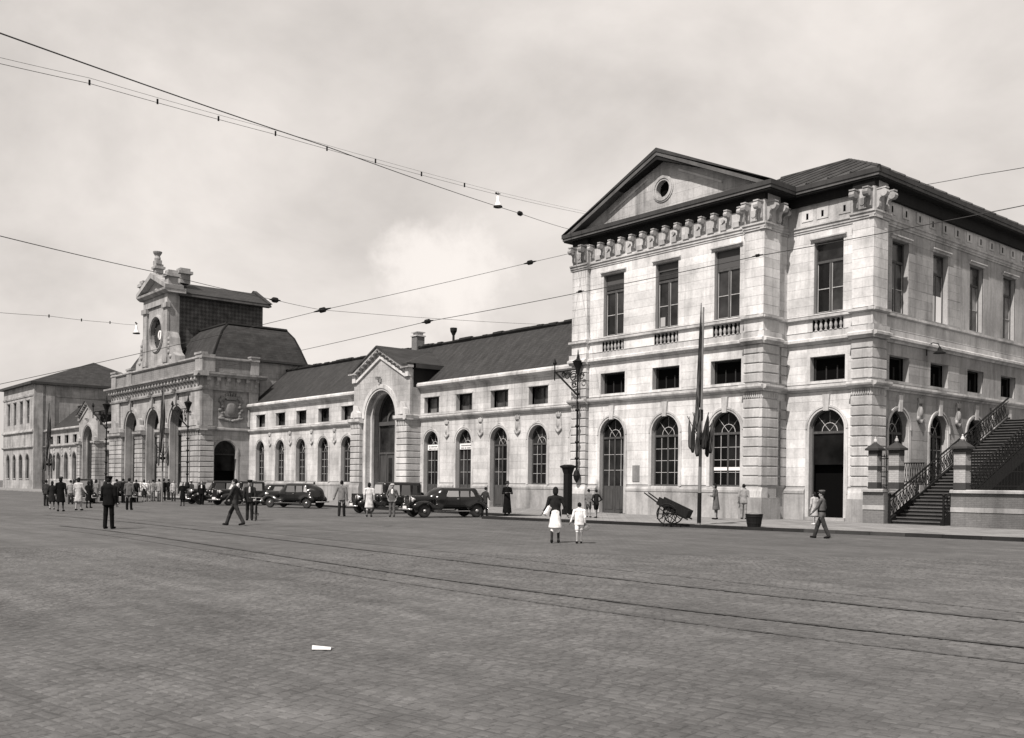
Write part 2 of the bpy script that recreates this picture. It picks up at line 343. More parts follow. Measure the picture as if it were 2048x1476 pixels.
def arch_window(th, m, c, w, zb, zs, dp, door=False, fr='frame', pane='pane', detail=2, open_=False, tz=None, sillw=True, trim='trim', ring=True, rw=.2):
    """round headed window or door set back dp behind the wall face: frame > panes, bars, sill, archivolt"""
    r = w/2; tz = tz if tz is not None else zs; mb = MB(); f = .075
    arch_ring(mb, c, zs, r-f, r+.01, -dp-.05, -dp+.05, m, zb, 14)
    mb.box(c-r+f, c+r-f, -dp-.05, -dp+.055, tz-.06, tz+.06, m)
    if not open_:
        mb.box(c-.05, c+.05, -dp-.05, -dp+.045, zb+.091, tz-.06, m); mb.box(c-r+f, c+r-f, -dp-.05, -dp+.043, zb+.004, zb+.09, m)
    W_ = obj('door' if door else 'window', mb, 'door' if door else fr, th)
    if not open_:
        zl = zb+.09
        if door:
            zl = zb+(tz-zb)*.36
            for k in (-1, 1):
                a, b = sorted((c+k*.055, c+k*(r-f))); pb = MB().box(a, b, -dp-.03, -dp+.02, zb, zl, m); pb.box(a+.1, b-.1, -dp, -dp+.04, zb+.2, zl-.2, m); obj('door_panel', pb, 'door', W_)
        for k in (-1, 1):
            a, b = sorted((c+k*.05, c+k*(r-f))); obj('pane', MB().box(a, b, -dp-.03, -dp-.01, zl, tz-.06, m), pane, W_)
            if detail > 1:
                gb = MB(); gm = (a+b)/2; gb.box(gm-.013, gm+.013, -dp-.01, -dp+.02, zl, tz-.06, m)
                nn = 4 if not door else 3
                for i in range(1, nn): zz = zl+(tz-.06-zl)*i/nn; gb.box(a, b, -dp-.01, -dp+.017, zz-.013, zz+.013, m)
                obj('glazing_bars', gb, 'frame_light' if fr == 'frame' else fr, W_)
    else:
        obj('pane', MB().box(c-r+f, c+r-f, -dp-.03, -dp-.01, zb+(tz-zb)*.62, tz-.06, m), pane, W_)
        obj('opening', MB().box(c-r+f, c+r-f, -dp-1.3, -dp-1.25, zb, zb+(tz-zb)*.62, m), 'dark', W_)
    fan = MB(); half_disc(fan, c, zs, r-f, -dp-.015, m); 
    if tz < zs-.05: fan.box(c-r+f, c+r-f, -dp-.03, -dp-.016, tz+.06, zs, m)
    obj('fanlight_pane', fan, pane, W_)
    if detail > 1:
        fb = MB(); arch_ring(fb, c, tz+.06, .42*r, .42*r+.03, -dp-.01, -dp+.02, m, None, 10)
        for a in (45, 90, 135):
            ca, sa = math.cos(math.radians(a)), math.sin(math.radians(a)); k0 = .42*r if a == 90 else 0.
            fb.tube([(c+ca*k0, -dp+.005, tz+.06+sa*k0), (c+ca*(r-f), -dp+.005, zs+sa*(r-f-.03))], .014, 4, m=m)
        obj('fanlight_bars', fb, 'frame_light' if fr == 'frame' else fr, W_)
    if sillw and not door: obj('sill', MB().prof([(-dp, zb-.12), (.10, zb-.12), (.10, zb-.03), (-dp, zb)], c-r-.14, c+r+.14, m), trim, W_)
    if ring:
        rb = MB(); arch_ring(rb, c, zs, r, r+rw, -.02, .05, m, zb if not sillw or door else zb+.0, 18); arch_ring(rb, c, zs, r+rw*.55, r+rw*1.02, .0, .085, m, zs-.0, 18)
        obj('archivolt', rb, trim, W_)
    return W_
def rect_window(th, m, c, w, zb, zt, dp, style='tall', fr='frame', pane='pane', head=True, trim='trim'):
    r = w/2; mb = MB(); f = .07
    mb.box(c-r, c-r+f, -dp-.05, -dp+.05, zb, zt, m); mb.box(c+r-f, c+r, -dp-.05, -dp+.05, zb, zt, m)
    mb.box(c-r+f, c+r-f, -dp-.05, -dp+.05, zb, zb+f, m); mb.box(c-r+f, c+r-f, -dp-.05, -dp+.05, zt-f, zt, m)
    if style == 'tall':
        tz = zb+(zt-zb)*.72; mb.box(c-r+f, c+r-f, -dp-.05, -dp+.055, tz-.06, tz+.06, m); mb.box(c-.055, c+.055, -dp-.05, -dp+.045, zb+f, tz-.06, m)
    elif style == 'mezz': mb.box(c+r*.28, c+r*.28+.05, -dp-.05, -dp+.03, zb+f, zb+(zt-zb)*.62, m); mb.box(c-r*.35, c-r*.35+.04, -dp-.05, -dp+.03, zb+f, zb+(zt-zb)*.62, m)
    else: mb.box(c-.05, c+.05, -dp-.05, -dp+.045, zb+f, zt-f, m)
    W_ = obj('window', mb, fr, th)
    if style == 'tall':
        for k in (-1, 1):
            a, b = sorted((c+k*.055, c+k*(r-f))); zm = zb+(tz-zb)*.48
            obj('pane', MB().box(a+.03, b-.03, -dp-.03, -dp-.01, zb+f, zm-.015, m), pane, W_); obj('pane', MB().box(a+.03, b-.03, -dp-.03, -dp-.01, zm+.015, tz-.06, m), pane, W_)
            g = MB().box(a, b, -dp-.02, -dp+.02, zm-.018, zm+.018, m); g.box(a, a+.028, -dp-.02, -dp+.018, zb+f, tz-.06, m); g.box(b-.028, b, -dp-.02, -dp+.018, zb+f, tz-.06, m); g.box(a+.028, b-.028, -dp-.02, -dp+.018, zb+f, zb+f+.03, m)
            obj('casement', g, 'frame_light', W_)
        obj('pane', MB().box(c-r+f, c+r-f, -dp-.03, -dp-.01, tz+.06, zt-f, m), pane, W_)
    elif style == 'mezz': obj('pane', MB().box(c-r+f, c+r-f, -dp-.04, -dp-.03, zb+f, zt-f, m), 'dark', W_)
    else:
        for k in (-1, 1):
            a, b = sorted((c+k*.05, c+k*(r-f))); obj('pane', MB().box(a, b, -dp-.03, -dp-.01, zb+f, zt-f, m), pane, W_)
    if head:
        hb = MB().prof([(0, zt+.02), (.05, zt+.02), (.07, zt+.1), (.16, zt+.13), (.16, zt+.19), (0, zt+.22)], c-r-.18, c+r+.18, m); obj('window_head', hb, trim, W_)
    return W_
# ------------------------------------------------------------------ smooth solids (distance field -> one closed surface)
def sdf_mesh(prims, vox=.02, k=.03):
    """prims: dicts(t='cap'|'ell'|'box', mat=int) -> MB with one continuous surface"""
    lo = np.array([1e9]*3); hi = -lo
    for p in prims:
        if p.get('cut'): continue
        if p['t'] == 'cap':
            for q, r in ((p['a'], p['ra']), (p['b'], p['rb'])): lo = np.minimum(lo, np.array(q)-r*p.get('mx', 1)); hi = np.maximum(hi, np.array(q)+r*p.get('mx', 1))
        elif p['t'] == 'ell': lo = np.minimum(lo, np.array(p['c'])-max(p['r'])); hi = np.maximum(hi, np.array(p['c'])+max(p['r']))
        else: lo = np.minimum(lo, np.array(p['c'])-np.array(p['h'])-p.get('r', 0)-(max(p['h'])*.3 if 'rx' in p else 0)); hi = np.maximum(hi, np.array(p['c'])+np.array(p['h'])+p.get('r', 0)+(max(p['h'])*.3 if 'rx' in p else 0))
    lo -= 3*vox; hi += 3*vox; n = np.ceil((hi-lo)/vox).astype(int)+1
    G = np.stack(np.meshgrid(*[lo[i]+vox*np.arange(n[i]) for i in range(3)], indexing='ij'), -1)
    def ev(p, X):
        if p['t'] == 'cap':
            s = np.array(p.get('s', (1, 1, 1.))); a, b = np.array(p['a'], float)/s, np.array(p['b'], float)/s; Y = X/s
            ab = b-a; t = np.clip(((Y-a)@ab)/max(ab@ab, 1e-9), 0, 1); return (np.linalg.norm(Y-a-t[..., None]*ab, axis=-1)-(p['ra']+(p['rb']-p['ra'])*t))*min(s)
        if p['t'] == 'ell':
            q = (X-np.array(p['c']))
            if 'rx' in p: c_, s_ = math.cos(p['rx']), math.sin(p['rx']); q = np.stack([q[..., 0], q[..., 1]*c_+q[..., 2]*s_, -q[..., 1]*s_+q[..., 2]*c_], -1)
            q = q/np.array(p['r']); l = np.linalg.norm(q, axis=-1); return (l-1)*min(p['r'])*np.clip(l, 1, 2)**.3
        q = X-np.array(p['c'])
        if 'rx' in p: c_, s_ = math.cos(p['rx']), math.sin(p['rx']); q = np.stack([q[..., 0], q[..., 1]*c_+q[..., 2]*s_, -q[..., 1]*s_+q[..., 2]*c_], -1)
        q = np.abs(q)-np.array(p['h'])+p.get('r', 0)
        return np.linalg.norm(np.maximum(q, 0), axis=-1)+np.minimum(q.max(-1), 0)-p.get('r', 0)
    D = None
    for p in prims:
        d = ev(p, G)
        if p.get('cut'): D = np.maximum(D, -d); continue
        kk = p.get('k', k)
        if D is None: D = d
        else: h = np.clip(.5+.5*(D-d)/kk, 0, 1); D = D*(1-h)+d*h-kk*h*(1-h)
    S = D < 0; c = [S[i:n[0]-1+i, j:n[1]-1+j, l:n[2]-1+l] for i in (0, 1) for j in (0, 1) for l in (0, 1)]
    cs = sum(x.astype(int) for x in c); act = (cs > 0) & (cs < 8); idx = -np.ones(act.shape, int); A = np.argwhere(act); idx[act] = np.arange(len(A))
    acc = np.zeros((len(A), 3)); cn = np.zeros(len(A)); ofs = [(i, j, l) for i in (0, 1) for j in (0, 1) for l in (0, 1)]
    for a in range(8):
        for b in range(a+1, 8):
            if sum(abs(x-y) for x, y in zip(ofs[a], ofs[b])) != 1: continue
            pa, pb = A+ofs[a], A+ofs[b]; da = D[tuple(pa.T)]; db = D[tuple(pb.T)]; mk = (da < 0) != (db < 0)
            t = np.where(mk, da/np.where(np.abs(da-db) < 1e-12, 1, da-db), 0); acc += np.where(mk[:, None], pa+(pb-pa)*t[:, None], 0); cn += mk
    V = lo+vox*acc/cn[:, None]; F = []
    for ax in range(3):
        o1, o2 = [(1, 2), (2, 0), (0, 1)][ax]; e = np.zeros(3, int); e[ax] = 1
        sl = [slice(1, n[i]-1) for i in range(3)]; sl[ax] = slice(0, n[ax]-1); a = S[tuple(sl)]
        s2 = list(sl); s2[ax] = slice(1, n[ax]); b = S[tuple(s2)]; E_ = np.argwhere(a != b); 
        if not len(E_): continue
        inside = a[tuple(E_.T)]; E_ = E_+np.array([0 if i == ax else 1 for i in range(3)])
        d1 = np.zeros(3, int); d1[o1] = 1; d2 = np.zeros(3, int); d2[o2] = 1
        q = np.stack([idx[tuple((E_-d1-d2).T)], idx[tuple((E_-d2).T)], idx[tuple(E_.T)], idx[tuple((E_-d1).T)]], 1)
        q = np.where(inside[:, None], q, q[:, ::-1]); F.append(q)
    F = np.concatenate(F); F = F[(F >= 0).all(1)]
    C = V[F].mean(1); best = np.full(len(C), 1e9); mi = np.zeros(len(C), int)
    for p in prims:
        if p.get('cut'): continue
        d = ev(p, C)-p.get('bias', 0); mk = d < best; best = np.where(mk, d, best); mi = np.where(mk, p.get('mat', 0), mi)
    mb = MB(); mb.v = V.tolist(); mb.f = F.tolist(); mb.mi = mi.tolist(); return mb
def cap(a, b, ra, rb=None, mat=0, **k): return dict(t='cap', a=a, b=b, ra=ra, rb=ra if rb is None else rb, mat=mat, **k)
def ell(c, r, mat=0, **k): return dict(t='ell', c=c, r=r, mat=mat, **k)
def rbx(c, h, r=.02, mat=0, **k): return dict(t='box', c=c, h=h, r=r, mat=mat, **k)

# ------------------------------------------------------------------ shared carved pieces
def corbel_mesh(w, dp, h, mat):
    pr = [(0, 0), (.16*dp, -.02*h), (.3*dp, .08*h), (.34*dp, .22*h), (.3*dp, .36*h), (.42*dp, .5*h), (.72*dp, .56*h), (.92*dp, .66*h), (dp, .8*h), (.96*dp, .9*h), (.9*dp, .93*h), (.9*dp, h), (0, h)]
    mb = MB().prof(pr, -w/2, w/2, lambda u, d, z: (u, -d, z)); mb.prof([(0, .93*h), (1.06*dp, .93*h), (1.06*dp, h), (0, h)], -w*.62, w*.62, lambda u, d, z: (u, -d, z+.004))
    mb.lathe((0, -.78*dp, .72*h), [(.02, -w*.56), (.2*h, -w*.56), (.2*h, w*.56), (.02, w*.56)], 10, 'x'); return mesh_of(mb, 'corbel', mat)
ME = {}
ME['corbel'] = corbel_mesh(.19, .4, .78, 'carved'); ME['corbel_big'] = corbel_mesh(.24, .46, .9, 'carved'); ME['corbel_small'] = corbel_mesh(.3, .45, .8, 'stone_far_trim')
ME['corbel_gable'] = corbel_mesh(.22, .4, .42, 'carved')
_b = MB().lathe((0, 0, 0), [(.085, 0), (.085, .06), (.05, .08), (.045, .11), (.085, .2), (.09, .26), (.06, .38), (.042, .46), (.042, .5), (.075, .53), (.075, .6)], 10); ME['baluster'] = mesh_of(_b, 'baluster', 'carved', smooth=True)
def cartouche_mb(s=1., big=False):
    if not big:
        P = [rbx((0, -.04, .42), (.17, .07, .26), .06), ell((0, -.1, .45), (.13, .1, .2)), rbx((0, -.05, .86), (.2, .08, .09), .04), ell((-.17, -.08, .92), (.06, .07, .09)), ell((.17, -.08, .92), (.06, .07, .09)), ell((0, -.08, .95), (.06, .07, .1)),
             cap((-.2, -.06, .16), (0, -.1, .06), .07), cap((.2, -.06, .16), (0, -.1, .06), .07), ell((-.22, -.08, .2), (.07, .07, .08)), ell((.22, -.08, .2), (.07, .07, .08)), cap((-.2, -.04, .25), (-.17, -.04, .75), .045), cap((.2, -.04, .25), (.17, -.04, .75), .045)]
        return sdf_mesh([{**p, 'k': .02} for p in P], .022, .02)
    P = [rbx((0, -.05, 1.5), (.75, .08, .85), .12), ell((0, -.12, 1.5), (.55, .14, .7)), rbx((0, -.1, 2.55), (.55, .1, .18), .06)]
    for i in range(5): P.append(ell((-.5+.25*i, -.12, 2.82+.12*math.cos((i-2)*.6)), (.1, .1, .2)))
    P.append(ell((0, -.12, 3.05), (.1, .1, .14)))
    for k in (-1, 1):
        for i in range(9):
            a = -.95+i*.28; P.append(ell((k*(.98+.14*math.cos(i*2.1)), -.08, 1.5+1.15*math.sin(a)), (.2, .12, .19)))
        for i in range(5): P.append(ell((k*(.2+.2*i), -.1, .35+.05*i+.06*math.sin(i*3)), (.19, .13, .15)))
        P.append(cap((k*.3, -.1, 1.1), (k*.2, -.14, 1.9), .1, .1)); P.append(cap((k*1.15, -.06, 2.35), (k*.6, -.08, 2.6), .13, .1))
    return sdf_mesh(P, .045, .012)
ME['cartouche'] = mesh_of(cartouche_mb(), 'cartouche', 'carved', smooth=True)

# ------------------------------------------------------------------ station pavilion (right)
Z = dict(pl=1.66, str0=6.5, str1=6.8, blt0=8.84, blt1=9.1, sil=10.05, arc=14.62, eav=16.3, top=16.66)
def course(th, m, u0, u1, d, zl, mat='rust', gap=.045, par=None, ret=None):
    """one block per rusticated course (with chamfered edges)"""
    for a, b in zip(zl, zl[1:]):
        c = .03; pr = [(-.2, a+gap/2), (d-c, a+gap/2), (d, a+gap/2+c), (d, b-gap/2-c), (d-c, b-gap/2), (-.2, b-gap/2)]
        obj('rusticated_block', MB().prof(pr, u0, u1, m), mat, par or th)
def mould(pr, segs, mat, name, th):
    mb = MB()
    for i, (m, u0, u1, o, e) in enumerate(segs): mb.prof([(d+(o if d > 0 else 0), z+e) for d, z in pr], u0, u1, m)
    return obj(name, mb, mat, th)
R1 = levels([1.78, 6.1], .47); R2 = levels([6.9, 8.8], .47)
def entab(segs, th, mat='trim'):
    mould([(-.2, 14.42), (.05, 14.42), (.05, 14.52), (.09, 14.53), (.09, 14.64), (.15, 14.68), (.15, 14.76), (-.2, 14.8)], segs, mat, 'architrave', th)
def string_set(segs, th, mat='trim'):
    mould([(-.2, 6.46), (.06, 6.46), (.1, 6.54), (.24, 6.58), (.28, 6.66), (.28, 6.76), (-.2, 6.84)], segs, mat, 'string_course', th)
    mould([(-.2, 8.8), (.08, 8.8), (.12, 8.9), (.26, 8.94), (.26, 9.06), (.1, 9.14), (.1, 9.4), (-.2, 9.46)], segs, mat, 'belt_course', th)
    mould([(-.2, 10.03), (.05, 10.03), (.17, 10.08), (.17, 10.2), (-.2, 10.26)], segs, mat, 'sill_course', th)
def pavilion():
    th = thing('station_pavilion', 'tall three-storey stone pavilion with triangular pediment at the right', 'building', (-33, 41, .12))
    YA, YB, XS, XR = 40.5, 42.6, -24.3, -28.9; PA, PB, PS = .25, .4, .35
    mA, mB, mS, mR = front(YA), front(YB), side(XS), side(XR)
    cA = [-39.06, -35.08, -31.06]; cB = -26.55; cS = [45.3+4.1*i for i in range(4)]
    def ops(cs): 
        return [Op(c, 1.92, 1.72, 4.62, True) for c in cs], [Op(c, 1.92, 7.0, 8.2) for c in cs], [Op(c, 1.6, 10.33, 13.87) for c in cs]
    bal = lambda cs: [Op(c, 1.7, 9.46, 10.03) for c in cs]
    oA = ops(cA); oB = ops([cB]); oS = ops(cS)
    oA[0][0].zb = .12; oB[0][0].zb = .27
    wA = obj('wall', wall(-42.25, -28.7, .1, 16.3, sum(oA, [])+bal(cA), mA, .3, d=-.012), 'stone_core', th)
    wB = obj('wall', wall(XR, -24.32, .1, 16.3, sum(oB, [])+bal([cB]), mB, .3, d=-.012), 'stone_core', th)
    wS = obj('wall', wall(42.62, 61, .1, 16.3, sum(oS, []), mS, .3, d=-.012), 'stone_core', th)
    wR = obj('wall', MB().box(YA+.3, YB, -.3, -.012, .1, 16.3, mR), 'stone_core', th)
    obj('rear_wall', MB().box(-42.25, -24.4, 60.7, 61, .1, 16.3), 'stone_side', th); obj('rear_wall', MB().box(-42.3, -42.0, 40.8, 60.7, .1, 16.3), 'stone_side', th)
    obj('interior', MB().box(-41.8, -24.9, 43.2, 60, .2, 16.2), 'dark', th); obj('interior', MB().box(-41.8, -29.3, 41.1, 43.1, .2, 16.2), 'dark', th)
    # ashlar
    def grown(o): return [x.grow(.2) for x in o[0]]+[x.grow(.0) for x in o[1]]+[x.grow(.0) for x in o[2]]
    zl1 = levels([1.78, 4.62, 6.45], .47); zl2 = levels([6.86, 7.0, 8.2, 8.79], .45); zl3 = levels([10.27, 10.33, 13.87, 14.42], .47)
    def lay(w, m, u0, u1, o, mt, bl, s=0):
        g = grown(o); ashlar(w, m, u0, u1, zl1, g, mt, bl); ashlar(w, m, u0, u1, zl2, g, mt, bl*1.25); ashlar(w, m, u0, u1, zl3, g, mt, bl*1.1)
    lay(wA, mA, -40.98, -29.82, oA, 'stone', 2.0); lay(wB, mB, XR+.0, -25.08, oB, 'stone', 1.5); 
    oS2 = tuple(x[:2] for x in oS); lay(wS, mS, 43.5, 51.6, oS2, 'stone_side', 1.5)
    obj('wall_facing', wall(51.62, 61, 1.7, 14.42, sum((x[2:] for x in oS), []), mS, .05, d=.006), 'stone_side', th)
    # plinth
    def plinth(segs, mat='plinth'):
        mould([(-.1, .1), (.1, .1), (.1, 1.38), (.13, 1.42), (.13, 1.55), (.03, 1.66), (-.1, 1.68)], segs, mat, 'plinth', th)
    sA = []; e0 = -40.95
    for c in cA[:1]: sA += [(mA, e0, c-1.18, 0, 0)]; e0 = c+1.18
    plinth(sA+[(mA, e0, -29.85, 0, 0), (mB, XR, cB-1.18, 0, 0), (mB, cB+1.18, -25.1, 0, 0), (mS, 43.6, 61, 0, 0)])
    # piers: core, base block and rusticated courses
    piers = [(mA, -42.25, -41.0, PA), (mA, -29.8, -28.66, PA), (mB, -25.05, -23.96, PB)]
    for m, a, b, p in piers: obj('pier_core', MB().box(a+.05, b-.05, -.1, p-.05, .1, 16.2, m), 'stone_core', th)
    mP2 = side(-28.66); mP3 = side(-23.96)
    obj('pier_core', MB().box(YA-PA+.07, 41.55, -.3, -.042, .1, 16.19, mP2), 'stone_core', th); obj('pier_core', MB().box(YB-PB+.07, 43.45, -.3, -.042, .1, 16.19, mP3), 'stone_core', th)
    for m, a, b, p in piers:
        obj('pier_base', MB().box(a-.12, b+.12, -.2, p+.14, .1, 1.2, m), 'plinth', th); obj('pier_base', MB().prof([(-.2, 1.2), (p+.1, 1.2), (p+.06, 1.5), (p+.02, 1.6), (p, 1.7), (-.2, 1.7)], a-.06, b+.06, m), 'trim', th)
    obj('pier_base', MB().box(YA-PA-.139, 41.7, -.4, .119, .101, 1.199, mP2), 'plinth', th); obj('pier_base', MB().box(YB-PB-.139, 43.6, -.4, .119, .101, 1.199, mP3), 'plinth', th)
    def pierblocks(m, u0, u1, p):
        course(th, m, u0, u1, p, R1); course(th, m, u0, u1, p, R2)
        for a, b in zip(levels([9.46, 10.03], .6), levels([9.46, 10.03], .6)[1:]): obj('pedestal_block', MB().box(u0, u1, -.1, p-.01, a, b, m), 'stone', th)
        lv = levels([10.27, 14.42], .47)
        for a, b in zip(lv, lv[1:]): obj('stone_block', MB().box(u0, u1, -.1, p+random.uniform(-.004, .004), a+.006, b-.006, m), 'stone', th)
        obj('frieze_block', MB().box(u0, u1, -.1, p-.02, 14.8, 16.25, m), 'trim', th)
        fl = MB().box(u0, u1, -.1, p-.03, 6.12, 6.45, m)
        n = 9
        for i in range(n): x = u0+(u1-u0)*(i+.5)/n; fl.box(x-.035, x+.035, p-.03, p+.015, 6.17, 6.42, m)
        obj('fluted_band', fl, 'trim', th)
    for m, a, b, p in piers: pierblocks(m, a, b, p)
    # returns of P2 / P3 (faces towards +X)
    for mm, a, b in ((mP2, YA-PA+.004, 41.6), (mP3, YB-PB+.004, 43.5)): pierblocks(mm, a, b, .003)
    # quoin strip at the inner corner
    for a, b in zip((R1+R2)[:-1], (R1+R2)[1:]):
        if b-a < .6: obj('quoin', MB().box(42.05, 42.56, -.1, .07, a+.03, b-.03, mR), 'rust', th)
    lv = levels([6.9, 14.42], .47)
    for a, b in zip(levels([1.7, 14.42], .47), levels([1.7, 14.42], .47)[1:]): obj('stone_block', MB().box(41.62, 42.58, -.1, 0, a+.006, b-.006, mR), 'stone', th)
    # courses
    segs = [(mA, -40.99, -29.81, 0, 0), (mB, XR, -25.06, 0, .002), (mS, 43.52, 61.1, 0, .003), (mR, 41.62, 42.6, 0, .004)]
    psegs = [(mA, -42.375, -40.9, PA, .006), (mA, -29.9, -28.545, PA, .007), (mB, -25.15, -23.845, PB, .008), (mP2, YA-PA-.082, 41.7, .0, .010), (mP3, YB-PB-.082, 43.6, .0, .011)]
    string_set(segs+psegs, th); entab(segs+psegs, th)
    # pedestal zone between belt and sills, with balusters
    def ped(m, u0, u1, cs):
        e = u0
        for c in cs: obj('pedestal', MB().box(e, c-.85, -.2, .03, 9.46, 10.03, m), 'stone', th); e = c+.85
        obj('pedestal', MB().box(e, u1, -.2, .03, 9.46, 10.03, m), 'stone', th)
    ped(mA, -41, -29.8, cA); ped(mB, XR, -25.05, [cB]); ped(mS, 43.5, 61, []); obj('pedestal', MB().box(41.6, 42.6, -.2, 0.02, 9.46, 10.03, mR), 'stone', th)
    for m, c in [(mA, c) for c in cA]+[(mB, cB)]:
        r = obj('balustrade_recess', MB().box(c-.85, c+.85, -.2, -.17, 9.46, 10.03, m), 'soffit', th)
        for i in range(6): p = m(c-.68+.272*i, -.04, 9.44); inst('baluster', ME['baluster'], th, p)
    # windows
    sty = {0: None}
    for i, c in enumerate(cA+[cB]):
        m = mA if i < 3 else mB
        w = rect_window(th, m, c, 1.6, 10.33, 13.87, .24, pane='pane_up'); 
        if i in (0, 1): obj('blind', MB().box(c-.72, c+.72, -.215, -.2, 13.3 if i == 0 else 13.45, 13.8, m), 'blind', w); obj('blind', MB().prof([(-.2, 13.0), (-.18, 13.0), (-.18, 13.28), (-.2, 13.28)], c-.72, c+.72, m), 'frame_dark', w)
        if i == 2: obj('blind', MB().box(c-.72, c+.72, -.215, -.205, 12.95, 13.8, m), 'blind', w)
        if i == 1: obj('curtain', MB().box(c-.62, c-.28, -.222, -.214, 10.45, 10.95, m), 'blind_lt', w)
        rect_window(th, m, c, 1.92, 7.0, 8.2, .42, 'mezz', 'frame_dark', head=False)
        obj('mezzanine_surround', MB().prof([(-.0, 8.2), (.03, 8.2), (.03, 8.34), (0, 8.34)], c-1.12, c+1.12, m).box(c-1.12, c-.962, 0, .03, 6.86, 8.2, m).box(c+.962, c+1.12, 0, .03, 6.86, 8.2, m), 'stone', th)
        arch_window(th, m, c, 1.92, [.14, 1.72, 1.72, .27][i], 4.62, .28, door=(i == 0), open_=(i == 3), tz=4.45, sillw=i in (1, 2))
        k = MB().prism([(c-.13, 5.5), (c+.13, 5.5), (c+.2, 6.3), (c-.2, 6.3)], 0, .14, m); obj('keystone', k, 'trim', th)
    obj('notice_strip', MB().box(cA[2]-.9, cA[2]+.9, -.25, -.24, 2.55, 2.72, mA), 'white', th)
    obj('door_step', MB().box(cB-1.1, cB+1.1, -.3, .15, .1, .27, mB), 'plinth', th)
    for i, c in enumerate(cS):
        w = rect_window(th, mS, c, 1.6, 10.33, 13.87, .3, pane='pane_grey'); 
        if i == 1: obj('whitened_pane', MB().box(c-.3, c+.66, -.275, -.262, 10.42, 11.75, mS), 'pane_white', w)
        rect_window(th, mS, c, 1.92, 7.0, 8.2, .45, 'mezz', 'frame_dark', head=False)
        arch_window(th, mS, c, 1.92, 1.72, 4.62, .34, door=False, tz=4.45)
        obj('keystone', MB().prism([(c-.13, 5.5), (c+.13, 5.5), (c+.2, 6.3), (c-.2, 6.3)], 0, .14, mS), 'trim', th)
        if i < 3: inst('cartouche', ME['cartouche'], th, mS(c+2.05, 0, 5.0), (0, 0, math.pi/2), (1.1, 1, 1.3))
    # notice plate on front wall, gas lamp
    obj('wall_plaque', MB().box(-37.42, -36.9, 0.012, .05, 1.95, 2.85, mA), 'grey_plaque', th)
    # frieze and corbels
    fz = MB(); fz.box(-41, -29.8, -.2, .02, 14.8, 16.25, mA); fz.box(XR, -25.05, -.2, .02, 14.8, 16.25, mB); fz.box(43.5, 61, -.2, .02, 14.8, 16.25, mS); fz.box(41.6, 42.6, -.2, .01, 14.8, 16.25, mR); obj('frieze', fz, 'trim', th)
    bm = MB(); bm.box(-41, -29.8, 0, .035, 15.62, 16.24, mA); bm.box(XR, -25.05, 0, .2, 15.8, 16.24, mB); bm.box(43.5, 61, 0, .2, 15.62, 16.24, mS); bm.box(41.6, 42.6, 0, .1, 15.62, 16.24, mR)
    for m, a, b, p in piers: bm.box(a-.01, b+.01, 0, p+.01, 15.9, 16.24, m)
    obj('eave_shade_band', bm, 'soffit', th)  # added near-black strip: the eave shadow put into its colour
    n = 14; xs = [-40.72+i*(11.0-.36)/(n-1) for i in range(n)]
    for i, x in enumerate(xs):
        inst('corbel', ME['corbel'], th, mA(x, .02, 14.98))
        if i < n-1:
            q = (x+xs[i+1])/2
            if i % 2: obj('frieze_roundel', MB().box(q-.18, q+.18, 0, .1, 14.86, 15.2, mA).lathe((q, YA-.1, 15.32), [(.1, .1), (.1, -.06), (.02, -.06)], 10, 'y'), 'carved', th)
            else: obj('frieze_panel', MB().box(q-.2, q+.2, 0, .13, 14.86, 15.12, mA), 'carved', th)
    for m, a, b, p in piers:
        for x in (a+.2, b-.2): inst('corbel', ME['corbel_big'], th, m(x, p-.02, 14.9))
        obj('carved_panel', MB().box((a+b)/2-.2, (a+b)/2+.2, p-.05, p+.1, 14.88, 15.4, m).lathe(m((a+b)/2, p+.1, 15.18), [(.14, .05), (.14, -.03), (.03, -.03)], 10, 'y'), 'carved', th)
    for mm, ys in ((mP2, (40.6, 41.4)), (mP3, (42.55, 43.3))):
        for y in ys: inst('corbel', ME['corbel_big'], th, mm(y, -.02, 14.9), (0, 0, math.pi/2))
    inst('corbel', ME['corbel'], th, mR(42.1, 0, 14.95), (0, 0, math.pi/2))
    for m, us in ((mB, [-27.75, -26.9, -25.7]), (mS, [44.4+1.35*i for i in range(12)])):
        for u in us: obj('frieze_panel', MB().box(u-.32, u+.32, 0, .05, 15.0, 15.55, m).box(u-.06, u+.06, .05, .06, 15.1, 15.4, m, 1), ['trim', 'dark'], th)
    # cornice (dark painted eaves) and pediment
    ov = .62; xl, xr, xe = -42.25-ov, -28.66+ov, -24.3+ov+.08; yf, yb = YA-ov, YB-ov
    def eave(name, poly, z0, z1, mat): obj(name, MB().add([(x, y, z) for z in (z0, z1) for x, y in poly], [tuple(range(len(poly)-1, -1, -1)), tuple(range(len(poly), 2*len(poly)))]+[(i, (i+1) % len(poly), len(poly)+(i+1) % len(poly), len(poly)+i) for i in range(len(poly))]), mat, th)
    outl = [(xl, yf), (xr, yf), (xr, yb), (xe, yb), (xe, 61.6), (xl, 61.6)]
    inl = lambda k: [(xl+k, yf+k), (xr-k, yf+k), (xr-k, yb+k), (xe-k, yb+k), (xe-k, 61.6-k), (xl+k, 61.6-k)]
    eave('soffit', inl(.1), 16.22, 16.3, 'soffit'); eave('cornice', inl(.05), 16.302, 16.44, 'eave_light'); eave('gutter', outl, 16.442, 16.66, 'wood_eave')
    apx = (-42.25-28.66)/2; za = 20.05; half = (xr-xl)/2
    ty = YA+.02
    tym = MB(); oc = (apx, 17.95); rr = .47; n = 24
    ring = [(oc[0]+rr*math.cos(2*math.pi*i/n), oc[1]+rr*math.sin(2*math.pi*i/n)) for i in range(n)]
    tri = [(xl+.75, 16.66), (xr-.75, 16.66), (apx, za-.42)]
